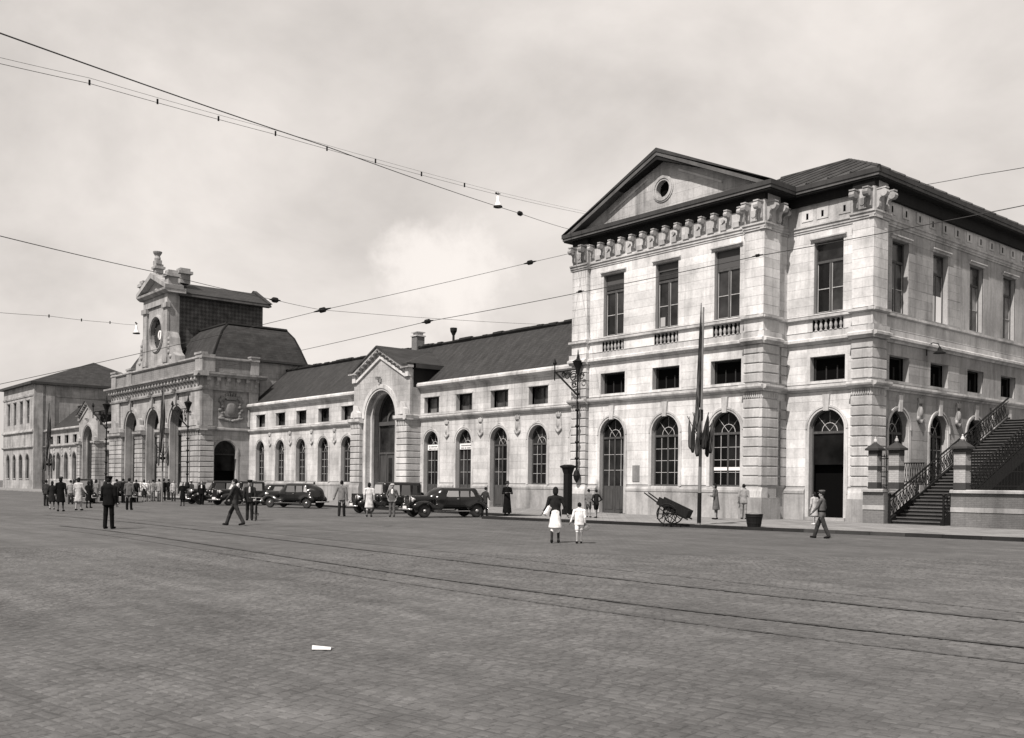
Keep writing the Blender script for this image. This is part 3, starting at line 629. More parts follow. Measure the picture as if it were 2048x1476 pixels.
    def onb(a):
        best = 9e9
        for (x0, z0), (x1, z1) in zip(tri, tri[1:]+tri[:1]):
            dx, dz = math.cos(a), math.sin(a); ex_, ez_ = x1-x0, z1-z0; den = dx*ez_-dz*ex_
            if abs(den) < 1e-9: continue
            t = ((x0-oc[0])*ez_-(z0-oc[1])*ex_)/den; u = ((x0-oc[0])*dz-(z0-oc[1])*dx)/den
            if t > 0 and -1e-6 <= u <= 1+1e-6: best = min(best, t)
        return (oc[0]+best*math.cos(a), oc[1]+best*math.sin(a))
    angs = sorted(set([2*math.pi*i/n for i in range(n)]+[math.atan2(z-oc[1], x-oc[0]) % (2*math.pi) for x, z in tri]))
    for a, b in zip(angs, angs[1:]+[angs[0]+2*math.pi]):
        p0, p1 = onb(a), onb(b); q0 = (oc[0]+rr*math.cos(a), oc[1]+rr*math.sin(a)); q1 = (oc[0]+rr*math.cos(b), oc[1]+rr*math.sin(b))
        tym.quad((q0[0], ty, q0[1]), (p0[0], ty, p0[1]), (p1[0], ty, p1[1]), (q1[0], ty, q1[1]))
        tym.quad((q0[0], ty, q0[1]), (q1[0], ty, q1[1]), (q1[0], ty+.3, q1[1]), (q0[0], ty+.3, q0[1]))
    T = obj('tympanum', tym, 'tymp', th); obj('oculus_dark', MB().lathe((oc[0], ty+.3, oc[1]), [(.01, 0), (.6, 0), (.6, .02), (.01, .02)], 16, 'y'), 'dark', T)
    orb = MB()
    for r0, r1, d in ((rr-.01, .74, .05), (.56, .66, .09)):
        for i in range(n):
            a, b = 2*math.pi*i/n, 2*math.pi*(i+1)/n; P = lambda r, a, d: (oc[0]+r*math.cos(a), ty-d, oc[1]+r*math.sin(a))
            orb.quad(P(r0, a, d), P(r1, a, d), P(r1, b, d), P(r0, b, d)); orb.quad(P(r1, a, d), P(r1, a, 0), P(r1, b, 0), P(r1, b, d)); orb.quad(P(r0, a, d), P(r0, b, d), P(r0, b, 0), P(r0, a, 0))
    obj('oculus_ring', orb, 'tymp', T)
    for k in (-1, 1):
        x0, z0, x1, z1 = apx+k*1.1, 18.68, apx+k*4.0, 17.35; obj('tympanum_moulding', MB().prism([(x0, z0), (x1, z1), (x1, z1+.12), (x0, z0+.12)], 0.0, .05, front(ty)), 'trim', T)
        # raking cornice: soffit, band, gutter
        for nm, dz0, dz1, in0, mat in (('raking_soffit', -.62, -.4, .08, 'soffit'), ('raking_band', -.398, -.2, .04, 'eave_light'), ('raking_gutter', -.198, 0, 0, 'wood_eave')):
            mb = MB(); y0, y1 = yf+in0, 44.0
            X0, X1 = (apx, apx+k*(half-in0)); sl = (za-16.68)/half
            zt = lambda x, dz: za-abs(x-apx)*sl+dz
            pts = [(X0, zt(X0, dz0)), (X1, max(zt(X1, dz0), 16.662)), (X1, zt(X1, dz1) if dz1 > -.35 else max(zt(X1, dz1), 16.664)), (X0, zt(X0, dz1))]
            if pts[1][1] >= pts[2][1]-1e-4:
                xk = apx+k*((za-16.664+dz0)/sl); pts = [(X0, zt(X0, dz0)), (xk, 16.664), (apx+k*min(half-in0, (za-16.664+dz1)/sl), max(16.665, zt(apx+k*min(half-in0, (za-16.664+dz1)/sl), dz1))), (X0, zt(X0, dz1))]
            mb.prism(pts, -y0, -y1, lambda u, d, z: (u, -d, z)); obj(nm, mb, mat, th)
    # roofs
    rf = MB(); zr, yr = 20.9, 51.65
    A_, B_, C_, D_ = (xl, yb, 16.665), (xe, yb, 16.665), (xe, 61.6, 16.665), (xl, 61.6, 16.665); E_, F_ = (xl+7.3, yr, zr), (xe-7.3, yr, zr)
    rf.quad(A_, B_, F_, E_); rf.quad(B_, C_, F_); rf.quad(C_, D_, E_, F_); rf.quad(D_, A_, E_); 
    ro = obj('roof', rf, 'zinc', th)
    g = MB(); yi = yb+(za-16.665)/((zr-16.665)/(yr-yb)); g.quad((xl, yf, 16.67), (apx, yf, za+.01), (apx, yi, za+.01), (xl, yb, 16.67)); g.quad((xr, yf, 16.67), (apx, yf, za+.01), (apx, yi, za+.01), (xr, yb, 16.67)); obj('gable_roof', g, 'zinc', th)
    for i in range(16):
        x = xl+1.0+i*1.2; t = 1.
        for e, xx in ((0, x),):
            s0 = max(0., 1.); lim = min((x-xl)/7.3, (xe-x)/7.3, 1.)
            if lim > .05: obj('roof_batten', MB().tube([(x, yb+.02, 16.7), (x, yb+(yr-yb)*lim, 16.7+(zr-16.665)*lim)], .07, 4), 'zinc', ro)
    for i in range(12):
        y = yb+1+i*1.4; lim = min((y-yb)/(yr-yb), (61.6-y)/(61.6-yr), 1.)
        obj('roof_batten', MB().tube([(xe-.02, y, 16.7), (xe-7.3*lim, y, 16.7+(zr-16.665)*lim)], .07, 4), 'zinc', ro)
    obj('ridge_roll', MB().tube([E_, F_], .1, 6).tube([F_, B_], .09, 6), 'zinc', ro)
    # swan-neck lamp on side wall
    y = 48.0; l = MB().tube([(XS+.03, y, 8.5), (XS+.03, y, 9.1)], .03, 6).tube([(XS+.03, y, 9.0), (XS+.35, y, 9.12), (XS+.62, y, 9.05), (XS+.7, y, 8.85)], .025, 6).lathe((XS+.7, y, 8.55), [(.3, 0), (.3, .03), (.1, .16), (.07, .3), (.02, .34)], 14)
    tag(obj('wall_lamp', l, 'iron'), 'small black swan-neck lamp on the shaded side wall of the pavilion', 'lamp')
M['tymp'] = stone_mat('weathered tympanum stone', .37, .5, .02, (1.6, .5, .01)); M['eave_light'] = stone_mat('weathered cornice paint', .1, .4, .03); M['grey_plaque'] = stone_mat('worn plaque', .2, .5, .03)
pavilion()
# ------------------------------------------------------------------ long low wings with portals
def wing(name, label, x0, x1, arches, pc, loc, det, signs=(), doors=(), skip_small=()):
    th = thing(name, label, 'building', loc); YW = 42.6; m = front(YW); st = 'stone_wing' if det else 'stone_far'; tr = 'trim' if det else 'stone_far_trim'
    oa = [Op(c, 1.84, .12 if i in doors else 1.72, 4.72, True) for i, c in enumerate(arches)]; ow = [Op(c, 1.9, 7.0, 8.2) for c in arches]
    pl, pr = pc-4.05, pc+4.05
    secs = [(x0, pl+.2), (pr-.2, x1)]; walls = []
    for a, b in secs:
        o1 = [o for o in oa+ow if a < o.c < b]
        w = obj('wall', wall(a, b, .1, 9.0, o1, m, .3, d=-.012 if det else 0.), 'stone_core' if det else 'stone_far', th)
        if det:
            g = [o.grow(.2 if o.arch else 0) for o in o1]
            if a > -66 or True:
                ashlar(w, m, a if a > -80 else a+.0, b, levels([1.78, 4.72, 6.45], .47), g, 'stone_wing', 2.3)
                ashlar(w, m, a, b, levels([6.84, 7.0, 8.2, 8.75], .45), g, 'stone_wing', 2.6)
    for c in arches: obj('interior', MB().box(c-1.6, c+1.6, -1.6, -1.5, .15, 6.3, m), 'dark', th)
    # plinth between doors
    xs = sorted(arches[i] for i in doors)
    for a, b in secs:
        e = a
        for c in [x for x in xs if a < x < b]+[None]:
            t = b if c is None else c-1.13
            obj('plinth', MB().prof([(-.1, .1), (.1, .1), (.1, 1.38), (.13, 1.42), (.13, 1.55), (.03, 1.66), (-.1, 1.68)], e, t, m), 'plinth', th); e = (c or 0)+1.13
        obj('string_course', MB().prof([(-.2, 6.46), (.06, 6.46), (.1, 6.54), (.24, 6.6), (.28, 6.68), (.28, 6.76), (-.2, 6.84)], a, b, m), tr, th)
        obj('cornice', MB().prof([(-.5, 8.75), (.05, 8.75), (.12, 8.9), (.34, 8.95), (.42, 9.05), (.42, 9.2), (.34, 9.32), (-.5, 9.42)], a, b, m), tr, th)
    for i, c in enumerate(arches):
        dd = 2 if det else 1
        arch_window(th, m, c, 1.84, .12 if i in doors else 1.72, 4.72, .38, door=i in doors, detail=dd, tz=4.4, fr='frame' if det else 'frame_dark', trim=tr, sillw=i not in doors)
        rect_window(th, m, c, 1.9, 7.0, 8.2, .55, 'pair', 'frame_dark', 'pane_grey' if det else 'pane', head=False)
        if det: obj('lintel_shelf', MB().prof([(0, 8.2), (.05, 8.2), (.05, 8.3), (0, 8.32)], c-1.05, c+1.05, m), tr, th)
        if i in signs:
            s = obj('sign_board', MB().box(c-.84, c+.84, -.33, -.28, 4.2, 4.62, m), 'white', th); lt = MB(); random.seed(i)
            for r, zz in ((0, 4.47), (1, 4.29)):
                x = c-.66
                while x < c+.6: w_ = random.uniform(.05, .1); lt.box(x, x+w_, -.28, -.276, zz-.05, zz+.05, m); x += w_+random.choice((.03, .03, .1))
            obj('sign_lettering', lt, 'c_grey', s)
    sa = sorted(arches)
    for a, b in zip(sa, sa[1:]):
        if b-a < 5: inst('cartouche', ME['cartouche'], th, m((a+b)/2, .0, 5.05), (0, 0, 0), (1.05, 1, 1.3))
    if det: inst('cartouche', ME['cartouche'], th, m(sa[-2]+2.0, .001, 5.05), (0, 0, 0), (1.05, 1, 1.3)) if False else None
    # roof
    rf = MB(); y0, yr, y1, zr = 43.05, 47.0, 51.0, 13.05
    rf.quad((x0, y0, 9.38), (x1, y0, 9.38), (x1, yr, zr), (x0, yr, zr)); rf.quad((x0, y1, 9.38), (x1, y1, 9.38), (x1, yr, zr), (x0, yr, zr)); ro = obj('roof', rf, 'slate' if det else 'slate_far', th)
    obj('rear_wall', MB().box(x0, x1, 50.7, 51, .1, 9.4), st, th)
    rc = MB(); x = x0
    random.seed(3)
    while x < x1-.5:
        w_ = min(random.uniform(.5, .9), x1-x); h = .16+random.uniform(-.03, .05); rc.tube([(x, yr, zr+h*.5), (x+w_-.02, yr, zr+h*.5)], h, 6); x += w_
    obj('ridge_tiles', rc, 'soffit', ro)
    # portal
    YP = 41.6; mp_ = front(YP); px0, px1 = pc-4.05, pc+4.05; po = Op(pc, 4.3, .12, 6.85, True); po.w = 4.3
    zw = 9.9; pw = wall(px0, px1, .1, zw, [po], mp_, 1.3); 
    pw.prism([(px0, zw), (px1, zw), (px1, 10.35), (pc, 12.1), (px0, 10.35)], -.3, 0, mp_); pw.box(YP+.012, YW+.3, -.3, -.004, .1, 10.35, side(px1)); pw.box(YP+.012, YW+.3, .004, .3, .1, 10.35, side(px0))
    Wp = obj('portal_wall', pw, 'stone_portal' if det else 'stone_far', th)
    # stepped archivolts
    rb = MB(); arch_ring(rb, pc, 6.85, 2.14, 2.42, -.05, .06, mp_, .12, 22); arch_ring(rb, pc, 6.85, 2.3, 2.62, .0, .12, mp_, 6.85, 22); arch_ring(rb, pc, 6.85, 1.9, 2.15, -.6, -.4, mp_, .12, 22); obj('portal_archivolt', rb, tr, th)
    # recessed wooden portal screen
    dp = 1.25; sc_ = MB(); arch_ring(sc_, pc, 6.85, 1.98, 2.16, -dp-.06, -dp+.06, mp_, .12, 18); sc_.box(pc-2.0, pc+2.0, -dp-.08, -dp+.14, 6.3, 6.6, mp_); sc_.box(pc-2, pc+2, -dp-.06, -dp+.05, 4.0, 4.16, mp_)
    for u in (-1.0, 1.0): sc_.box(pc+u-.07, pc+u+.07, -dp-.06, -dp+.05, .12, 4.0, mp_)
    sc_.box(pc-2.0, pc+2.0, -dp-.06, -dp, .12, 1.1, mp_); arch_ring(sc_, pc, 6.6, .75, .95, -dp-.05, -dp+.06, mp_, None, 12); sc_.box(pc-.1, pc+.1, -dp-.05, -dp+.05, 7.5, 8.9, mp_)
    S = obj('portal_screen', sc_, 'frame', th)
    fp = MB(); half_disc(fp, pc, 6.85, 2.0, -dp-.02, mp_, 18); fp.box(pc-2, pc+2, -dp-.04, -dp-.021, 4.16, 6.85, mp_); obj('fanlight_pane', fp, 'pane_grey', S)
    for u in (-1.5, 0, 1.5): obj('door_leaf', MB().box(pc+u-(.42 if u else .92), pc+u+(.42 if u else .92), -dp-.04, -dp-.01, 1.1, 4.0, mp_), 'door', S)
    for u in (-.45, .45): obj('door_pane', MB().box(pc+u-.25, pc+u+.25, -dp-.01, -dp+.02, 1.5, 3.7, mp_), 'pane', S)
    # rusticated piers, imposts and little acroteria blocks
    for a, b in ((px0-.02, pc-2.66), (pc+2.66, px1+.02)):
        course(th, mp_, a, b, .3, levels([1.7, 6.05], .48), 'rust' if det else 'stone_far_trim', .06); obj('pier_core', MB().box(a+.04, b-.04, -.2, .24, .1, 6.4, mp_), 'stone_core', th)
        obj('pier_base', MB().prof([(-.2, .1), (.42, .1), (.42, 1.3), (.34, 1.5), (.32, 1.68), (-.2, 1.68)], a-.06, b+.06, mp_), 'plinth', th)
        fl = MB().box(a, b, -.2, .26, 6.06, 6.5, mp_); [fl.box(a+(b-a)*(i+.5)/6-.06, a+(b-a)*(i+.5)/6+.06, .26, .32, 6.12, 6.46, mp_) for i in range(6)]; obj('fluted_band', fl, tr, th)
        obj('impost', MB().prof([(-.2, 6.5), (.34, 6.5), (.5, 6.62), (.52, 6.85), (-.2, 6.95)], a-.18, b+.18, mp_), tr, th)
        obj('acroterion', MB().prism([(a+.1, 6.95), (b-.1, 6.95), (b-.2, 7.35), ((a+b)/2+.25, 7.5), ((a+b)/2, 7.95), ((a+b)/2-.25, 7.5), (a+.2, 7.35)], .05, .38, mp_), tr, th)
    # right / left return rustication
    course(th, side(px1), YP-.27, YW-.01, .045, levels([1.7, 6.05], .48), 'rust' if det else 'stone_far_trim', .06)
    obj('impost', MB().prof([(-.2, 6.502), (.05, 6.502), (.2, 6.62), (.24, 6.852), (-.2, 6.952)], YP-.5, YW, side(px1)), tr, th)
    # gable cornice
    ov = .42; ga = 12.45; hl = 3.55; sl = (ga-10.75)/hl
    for k in (-1, 1):
        for nm, t0, t1, yy, mt in (('gable_cornice', -.3, -.12, .0, tr), ('gable_gutter', -.118, 0.02, -.1, 'wood_eave')):
            pts = [(pc, ga+t0), (pc+k*hl, 10.75+t0), (pc+k*(hl+.8), 10.75+t0), (pc+k*(hl+.8), 10.75+t1), (pc+k*hl, 10.75+t1), (pc, ga+t1)]
            obj(nm, MB().prism(pts, -.3, ov-yy, mp_), mt, th)
        pts = [(pc, ga-.75), (pc+k*hl, 10.75-.75), (pc+k*(hl+.45), 10.75-.75), (pc+k*(hl+.45), 10.75-.95), (pc+k*(hl-.05), 10.75-.95), (pc, ga-.97)]
        obj('gable_moulding', MB().prism(pts, -.1, .14, mp_), tr, th)
        for i in range(7): x = pc+k*(.25+i*.52); inst('corbel', ME['corbel_gable'], th, mp_(x, 0, ga-abs(x-pc)*sl-.67))
        obj('kneeler', MB().box(*sorted((pc+k*(hl+.05), pc+k*(hl+.52))), -.2, .2, 9.8, 10.44, mp_), tr, th)
        xe_ = pc+k*(hl+.8); obj('side_eave', MB().box(*sorted((xe_, xe_-k*.5)), YP+.1, 44.6, 10.45, 10.76), 'wood_eave', th)
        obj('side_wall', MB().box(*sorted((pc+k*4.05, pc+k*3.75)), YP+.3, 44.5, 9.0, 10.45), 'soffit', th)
    g = MB()
    for k in (-1, 1): g.quad((pc, YP-.45, ga+.03), (pc, 46.4, ga+.03), (pc+k*(hl+.8), 44.6, 10.78), (pc+k*(hl+.8), YP-.45, 10.78), (pc+k*hl, YP-.45, 10.78))
    obj('gable_roof', g, 'slate' if det else 'slate_far', th)
    inst('finial_ball', ME['corbel_gable'], th, mp_(pc, .1, 9.6))
    return th
M['stone_portal'] = stone_mat('portal limestone', .38, .42, .05, (1.0, .42, .012))
aR = [-59.86, -55.84, -51.85, -47.83, -43.75, -88.49, -84.35, -80.25, -76.17, -72.15]
wr = wing('station_wing', 'long low stone wing between the clock hall and the pedimented pavilion', -91.7, -42.3, aR, -65.35, (-65, 42.6, .12), True, signs=(0, 1), doors=(0, 1, 2))
ch = MB().box(-.55, .55, -.5, .5, 0, 1.5); 
c0 = onY(834, 700, 47.0)
obj('chimney', MB().box(c0[0]-.38, c0[0]+.38, 46.7, 47.5, 12.6, 14.1), 'brick', wr); obj('chimney_cap', MB().box(c0[0]-.46, c0[0]+.46, 46.62, 47.58, 14.1, 14.2).box(c0[0]-.3, c0[0]+.3, 46.8, 47.4, 14.2, 14.42).box(c0[0]-.42, c0[0]+.42, 46.65, 47.55, 14.42, 14.5), 'trim', wr)
c1 = onY(907, 675, 47.0)
obj('vent_pipe', MB().lathe((c1[0], 47, 12.9), [(.1, 0), (.1, .75), (.28, 1.1), (.3, 1.35), (.1, 1.36)], 10), 'soffit', wr)
aL = [-139+o for o in (5.5, 9.5, 13.5, 17.5, -5.5, -9.5, -13.5, -17.5, -21.5)]
wing('station_wing', 'far left stone wing with small gabled portal beyond the clock hall', -162, -117, aL, -139, (-139, 42.6, .12), False)

# ------------------------------------------------------------------ central hall with clock
def hall():
    th = thing('station_hall', 'central stone hall with clock gable and dark mansard roof', 'building', (-104, 38, .12))
    XL, XR_, YF = -117., -91., 37.8; mF = front(YF); mS = side(XR_); st, tr = 'stone_far', 'stone_far_trim'
    ca = [-110.65, -104., -97.35]; r = 1.8; zs = 7.45
    ops = [Op(c, 2*r, .12, zs, True) for c in ca]
    obj('wall', wall(XL, XR_, .1, 12.0, ops, mF, 1.0), st, th)
    od = Op(40.1, 2.3, .12, 4.5, True); obj('wall', wall(YF, 43.4, .1, 12.0, [od], mS, .5), st, th)
    arch_window(th, mS, 40.1, 2.3, .12, 4.5, .4, door=False, open_=True, detail=2, tz=4.3, fr='frame_dark', trim=tr, sillw=False)
    obj('side_wall', MB().box(XL, XL+.3, YF+.1, 43.4, .1, 12.0), st, th)
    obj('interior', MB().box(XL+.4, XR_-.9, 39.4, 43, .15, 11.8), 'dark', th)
    # rear block behind, slightly set in
    obj('rear_wall', MB().box(XL+.8, XR_-.8, 43.3, 50.2, .1, 13.75), st, th); obj('rear_panel', MB().box(44.0, 48.4, 0, .08, 9.0, 12.6, side(XR_-.8)), st, th)
    # tall windows in arches
    for c in ca:
        mb = MB(); dp = .85; arch_ring(mb, c, zs, r-.14, r+.02, -dp-.06, -dp+.06, mF, .12, 16); mb.box(c-r, c+r, -dp-.08, -dp+.12, 6.35, 6.65, mF); mb.box(c-r, c+r, -dp-.06, -dp+.05, 3.4, 3.55, mF)
        for u in (-.62, .62): mb.box(c+u-.06, c+u+.06, -dp-.06, -dp+.05, .12, 8.9, mF)
        w = obj('tall_window', mb, 'frame_dark', th); p = MB(); half_disc(p, c, zs, r-.1, -dp-.02, mF); p.box(c-r+.1, c+r-.1, -dp-.04, -dp-.021, .12, zs, mF); obj('pane', p, 'pane', w)
        rb = MB(); arch_ring(rb, c, zs, r-.02, r+.3, -.5, .1, mF, .12, 20); arch_ring(rb, c, zs, r+.26, r+.58, 0, .2, mF, zs, 20); obj('archivolt', rb, tr, th)
        obj('keystone', MB().prism([(c-.2, zs+r+.1), (c+.2, zs+r+.1), (c+.32, zs+r+1.0), (c-.32, zs+r+1.0)], .1, .35, mF), tr, th)
        inst('pendant', ME['corbel_small'], th, mF(c, .2, 10.1))
    # rusticated piers
    pr = [(XL, ca[0]-r-.35), (ca[0]+r+.35, ca[1]-r-.35), (ca[1]+r+.35, ca[2]-r-.35), (ca[2]+r+.35, XR_)]
    for i, (a, b) in enumerate(pr):
        parts = [(a, b)] if i in (1, 2) else [(a, (a+b)/2-.12), ((a+b)/2+.12, b)]
        for a2, b2 in parts:
            course(th, mF, a2, b2, .42, levels([1.5, 6.1], .51), 'rust_far', .075); obj('pier_core', MB().box(a2+.05, b2-.05, -.1, .34, .1, 6.2, mF), 'stone_core', th)
        obj('pier_base', MB().prof([(-.2, .1), (.56, .1), (.56, 1.2), (.46, 1.5), (-.2, 1.5)], a-.05, b+.05, mF), 'plinth', th)
        fl = MB().box(a, b, -.2, .38, 6.12, 6.55, mF); [fl.box(a+(b-a)*(k+.5)/10-.07, a+(b-a)*(k+.5)/10+.07, .38, .45, 6.17, 6.5, mF) for k in range(10)]; obj('fluted_band', fl, tr, th)
        obj('impost', MB().prof([(-.2, 6.55), (.5, 6.55), (.68, 6.7), (.7, 6.95), (-.2, 7.05)], a-.15, b+.2 if i < 3 else b+.68, mF), tr, th)
        c = (a+b)/2; obj('acroterion', MB().prism([(a+.15, 7.05), (b-.15, 7.05), (b-.35, 7.5), (c+.5, 7.65), (c+.35, 8.2), (c, 8.45), (c-.35, 8.2), (c-.5, 7.65), (a+.35, 7.5)], .08, .5, mF), tr, th)
    mE = side(XR_); course(th, mE, YF-.4, 38.75, .42, levels([1.5, 6.1], .51), 'rust_far', .075); obj('fluted_band', MB().box(YF-.38, 38.75, -.1, .4, 6.12, 6.55, mE), tr, th)
    obj('impost', MB().prof([(-.2, 6.553), (.5, 6.553), (.68, 6.7), (.7, 6.953), (-.2, 7.053)], YF-.6, 38.95, mE), tr, th); obj('string_course', MB().prof([(-.2, 6.6), (.1, 6.6), (.24, 6.7), (.24, 6.86), (-.2, 6.95)], 38.96, 43.4, mE), tr, th)
    obj('plinth', MB().prof([(-.1, .1), (.1, .1), (.1, 1.45), (.03, 1.66), (-.1, 1.68)], 41.4, 43.4, mE), 'plinth', th)
    for a, b in zip(levels([1.7, 6.4], .5), levels([1.7, 6.4], .5)[1:]): obj('quoin', MB().box(42.6, 43.38, -.1, .1, a+.04, b-.04, mE), 'rust_far', th)
    # upper corner pilasters
    for m, a, b in ((mF, XL, XL+2.6), (mF, XR_-2.6, XR_+.02), (mE, YF-.2, 38.7), (mE, 42.4, 43.4)): obj('pilaster', MB().box(a, b, -.05, .2, 7.06, 10.6, m), st, th)
    # frieze with brackets, cornice, parapet
    obj('frieze', MB().box(XL-.02, XR_+.02, -.1, .23, 10.6, 11.9, mF).box(YF-.22, 43.42, -.1, .235, 10.602, 11.9, mE), tr, th)
    obj('architrave', MB().prof([(-.1, 10.5), (.3, 10.5), (.34, 10.66), (-.1, 10.72)], XL-.3, XR_+.3, mF).prof([(-.1, 10.503), (.3, 10.503), (.34, 10.663), (-.1, 10.723)], YF-.3, 43.45, mE), tr, th)
    n = 30
    for i in range(n): inst('bracket', ME['corbel_small'], th, mF(XL+.5+i*25/(n-1), .2, 10.95))
    for i in range(6): inst('bracket', ME['corbel_small'], th, mE(38.1+i*1.0, .2, 10.95), (0, 0, math.pi/2))
    cp = [(-.2, 11.78), (.62, 11.78), (.7, 11.9), (.88, 12.0), (.9, 12.18), (-.2, 12.3)]
    obj('cornice', MB().prof(cp, XL-.85, XR_+.9, mF).prof([(d, z+.004) for d, z in cp], YF-.88, 44.1, mE), tr, th)
    pp = MB().box(XL, XR_-.02, -.3, .1, 12.3, 13.5, mF); pp.box(YF-.08, 43.4, -.3, .08, 12.3, 13.498, mE); obj('parapet', pp, 'brick_far', th)
    cpg = [(-.4, 13.5), (.2, 13.5), (.3, 13.6), (.3, 13.75), (-.4, 13.82)]
    obj('coping', MB().prof(cpg, XL-.2, XR_+.2, mF).prof([(d, z+.004) for d, z in cpg], YF-.28, 43.5, mE), tr, th)
    for x in (XL+.6, ca[0]+3.3-3.9, XR_-.75): obj('pedestal', MB().box(x-.75, x+.77, -.35, .22, 12.29, 13.95, mF).box(x-.85, x+.87, -.4, .3, 13.951, 14.15, mF), tr, th)
    obj('pedestal', MB().box(YF-.215, 38.9, -1.5, .22, 12.285, 13.945, mE), tr, th); obj('pedestal', MB().box(42.6, 43.48, -.4, .2, 12.285, 13.945, mE).box(42.55, 43.55, -.5, .28, 13.946, 14.1, mE), tr, th)
    # mansard
    b0, b1 = (XL+.5, XR_-.5, 38.9, 49.2, 13.83), (XL+3, XR_-3, 41.5, 48., 17.6)
    P0 = [(b0[0], b0[2], b0[4]), (b0[1], b0[2], b0[4]), (b0[1], b0[3], b0[4]), (b0[0], b0[3], b0[4])]; P1 = [(b1[0], b1[2], b1[4]), (b1[1], b1[2], b1[4]), (b1[1], b1[3], b1[4]), (b1[0], b1[3], b1[4])]
    zm_ = 15.6; f_ = .36; Pm = [(a[0]+(b[0]-a[0])*f_, a[1]+(b[1]-a[1])*f_, zm_) for a, b in zip(P0, P1)]; f2 = .62; Pn = [(a[0]+(b[0]-a[0])*f2, a[1]+(b[1]-a[1])*f2, 16.7) for a, b in zip(P0, P1)]
    mb = MB().add(P0+Pm+Pn+P1, [(4*l+i, 4*l+(i+1) % 4, 4*l+4+(i+1) % 4, 4*l+4+i) for l in range(3) for i in range(4)]+[(12, 13, 14, 15)]); ro = obj('mansard_roof', mb, 'slate_far', th)
    rr = MB()
    for a, b in ((4, 5), (5, 6), (6, 7), (7, 4)): rr.tube([(P0+P1)[a], (P0+P1)[b]], .2, 6)
    rr.tube([P0[1], Pm[1], Pn[1], P1[1]], .1, 5).tube([P0[2], Pm[2], Pn[2], P1[2]], .1, 5); obj('roof_crest', rr, 'soffit', ro)
    obj('eave', MB().box(XR_-1.0, XR_-.3, 43.5, 50.2, 13.76, 13.95).box(XL+.8, XR_-.5, 49.2, 50.3, 13.4, 13.9), 'wood_eave', th)
    # clock gable
    c = -104.; Yc = 38.0; mc = front(Yc); hw = 3.45
    oc = (c, 17.3); ro_ = 1.72
    cw = MB(); n = 28; rect = [(c-hw, 13.5), (c+hw, 13.5), (c+hw, 20.2), (c-hw, 20.2)]
    def onb(a):
        dx, dz = math.cos(a), math.sin(a); t = 1e9
        for lim, o, dd in ((c+hw, oc[0], dx), (c-hw, oc[0], dx), (20.2, oc[1], dz), (13.5, oc[1], dz)):
            if abs(dd) > 1e-9 and (lim-o)/dd > 0: t = min(t, (lim-o)/dd)
        return oc[0]+t*dx, oc[1]+t*dz
    angs = sorted(set([2*math.pi*i/n for i in range(n)]+[math.atan2(z-oc[1], x-oc[0]) % (2*math.pi) for x, z in rect]))
    for a, b in zip(angs, angs[1:]+[angs[0]+2*math.pi]):
        p0, p1 = onb(a), onb(b); q0 = (oc[0]+ro_*math.cos(a), oc[1]+ro_*math.sin(a)); q1 = (oc[0]+ro_*math.cos(b), oc[1]+ro_*math.sin(b))
        cw.quad((q0[0], Yc, q0[1]), (p0[0], Yc, p0[1]), (p1[0], Yc, p1[1]), (q1[0], Yc, q1[1])); cw.quad((q0[0], Yc, q0[1]), (q1[0], Yc, q1[1]), (q1[0], Yc+.6, q1[1]), (q0[0], Yc+.6, q0[1]))
    cw.box(Yc+.001, 39.1, -.3, 0, 13.5, 20.2, side(c+hw)); cw.box(Yc+.001, 39.1, 0, .3, 13.5, 20.2, side(c-hw)); Wc = obj('clock_gable', cw, st, th)
    rg = MB()
    for r0, r1, d in ((ro_-.02, 2.05, .1), (ro_+.08, ro_+.22, .18)):
        for i in range(n):
            a, b = 2*math.pi*i/n, 2*math.pi*(i+1)/n; P = lambda r, a, d: (oc[0]+r*math.cos(a), Yc-d, oc[1]+r*math.sin(a))
            rg.quad(P(r0, a, d), P(r1, a, d), P(r1, b, d), P(r0, b, d)); rg.quad(P(r1, a, d), P(r1, a, 0), P(r1, b, 0), P(r1, b, d)); rg.quad(P(r0, a, d), P(r0, b, d), P(r0, b, 0), P(r0, a, 0))
    obj('clock_ring', rg, tr, th)
    dl = obj('clock_face', MB().lathe((c, Yc+.35, oc[1]), [(.01, .02), (ro_, .02), (ro_, .06), (.01, .06)], 28, 'y'), 'frame_dark', th)
    obj('clock_dial', MB().lathe((c+.1, Yc+.28, oc[1]-.1), [(.01, 0), (.5, 0), (.5, .05), (.01, .05)], 24, 'y'), 'white', dl)
    ck = MB()
    for k in range(12): a = k*math.pi/6; ck.tube([(c+1.32*math.sin(a), Yc+.34, oc[1]+1.32*math.cos(a)), (c+1.55*math.sin(a), Yc+.34, oc[1]+1.55*math.cos(a))], .045, 4)
    obj('hour_marks', ck, 'c_midgrey', dl); obj('clock_hands', MB().tube([(c+.1, Yc+.26, oc[1]-.1), (c+.25, Yc+.26, oc[1]+.22)], .04, 4).tube([(c+.1, Yc+.255, oc[1]-.1), (c-.05, Yc+.255, oc[1]-.5)], .03, 4), 'iron', dl)
    for k in (-1, 1):
        a, b = sorted((c+k*hw, c+k*(hw-1.0))); obj('pilaster', MB().box(a-.04, b+.04, 0, .22, 13.82, 19.7, mc).box(a-.2, b+.2, -.05, .4, 19.7, 20.2, mc).box(a-.12, b+.12, 0, .3, 14.0, 14.5, mc), st, th)
        v = [(c+k*(hw+.0), 13.82), (c+k*(hw+2.3), 13.82), (c+k*(hw+2.2), 14.5), (c+k*(hw+1.5), 14.9), (c+k*(hw+.95), 15.7), (c+k*(hw+.75), 16.5), (c+k*(hw+.4), 17.0), (c+k*hw, 17.2)]
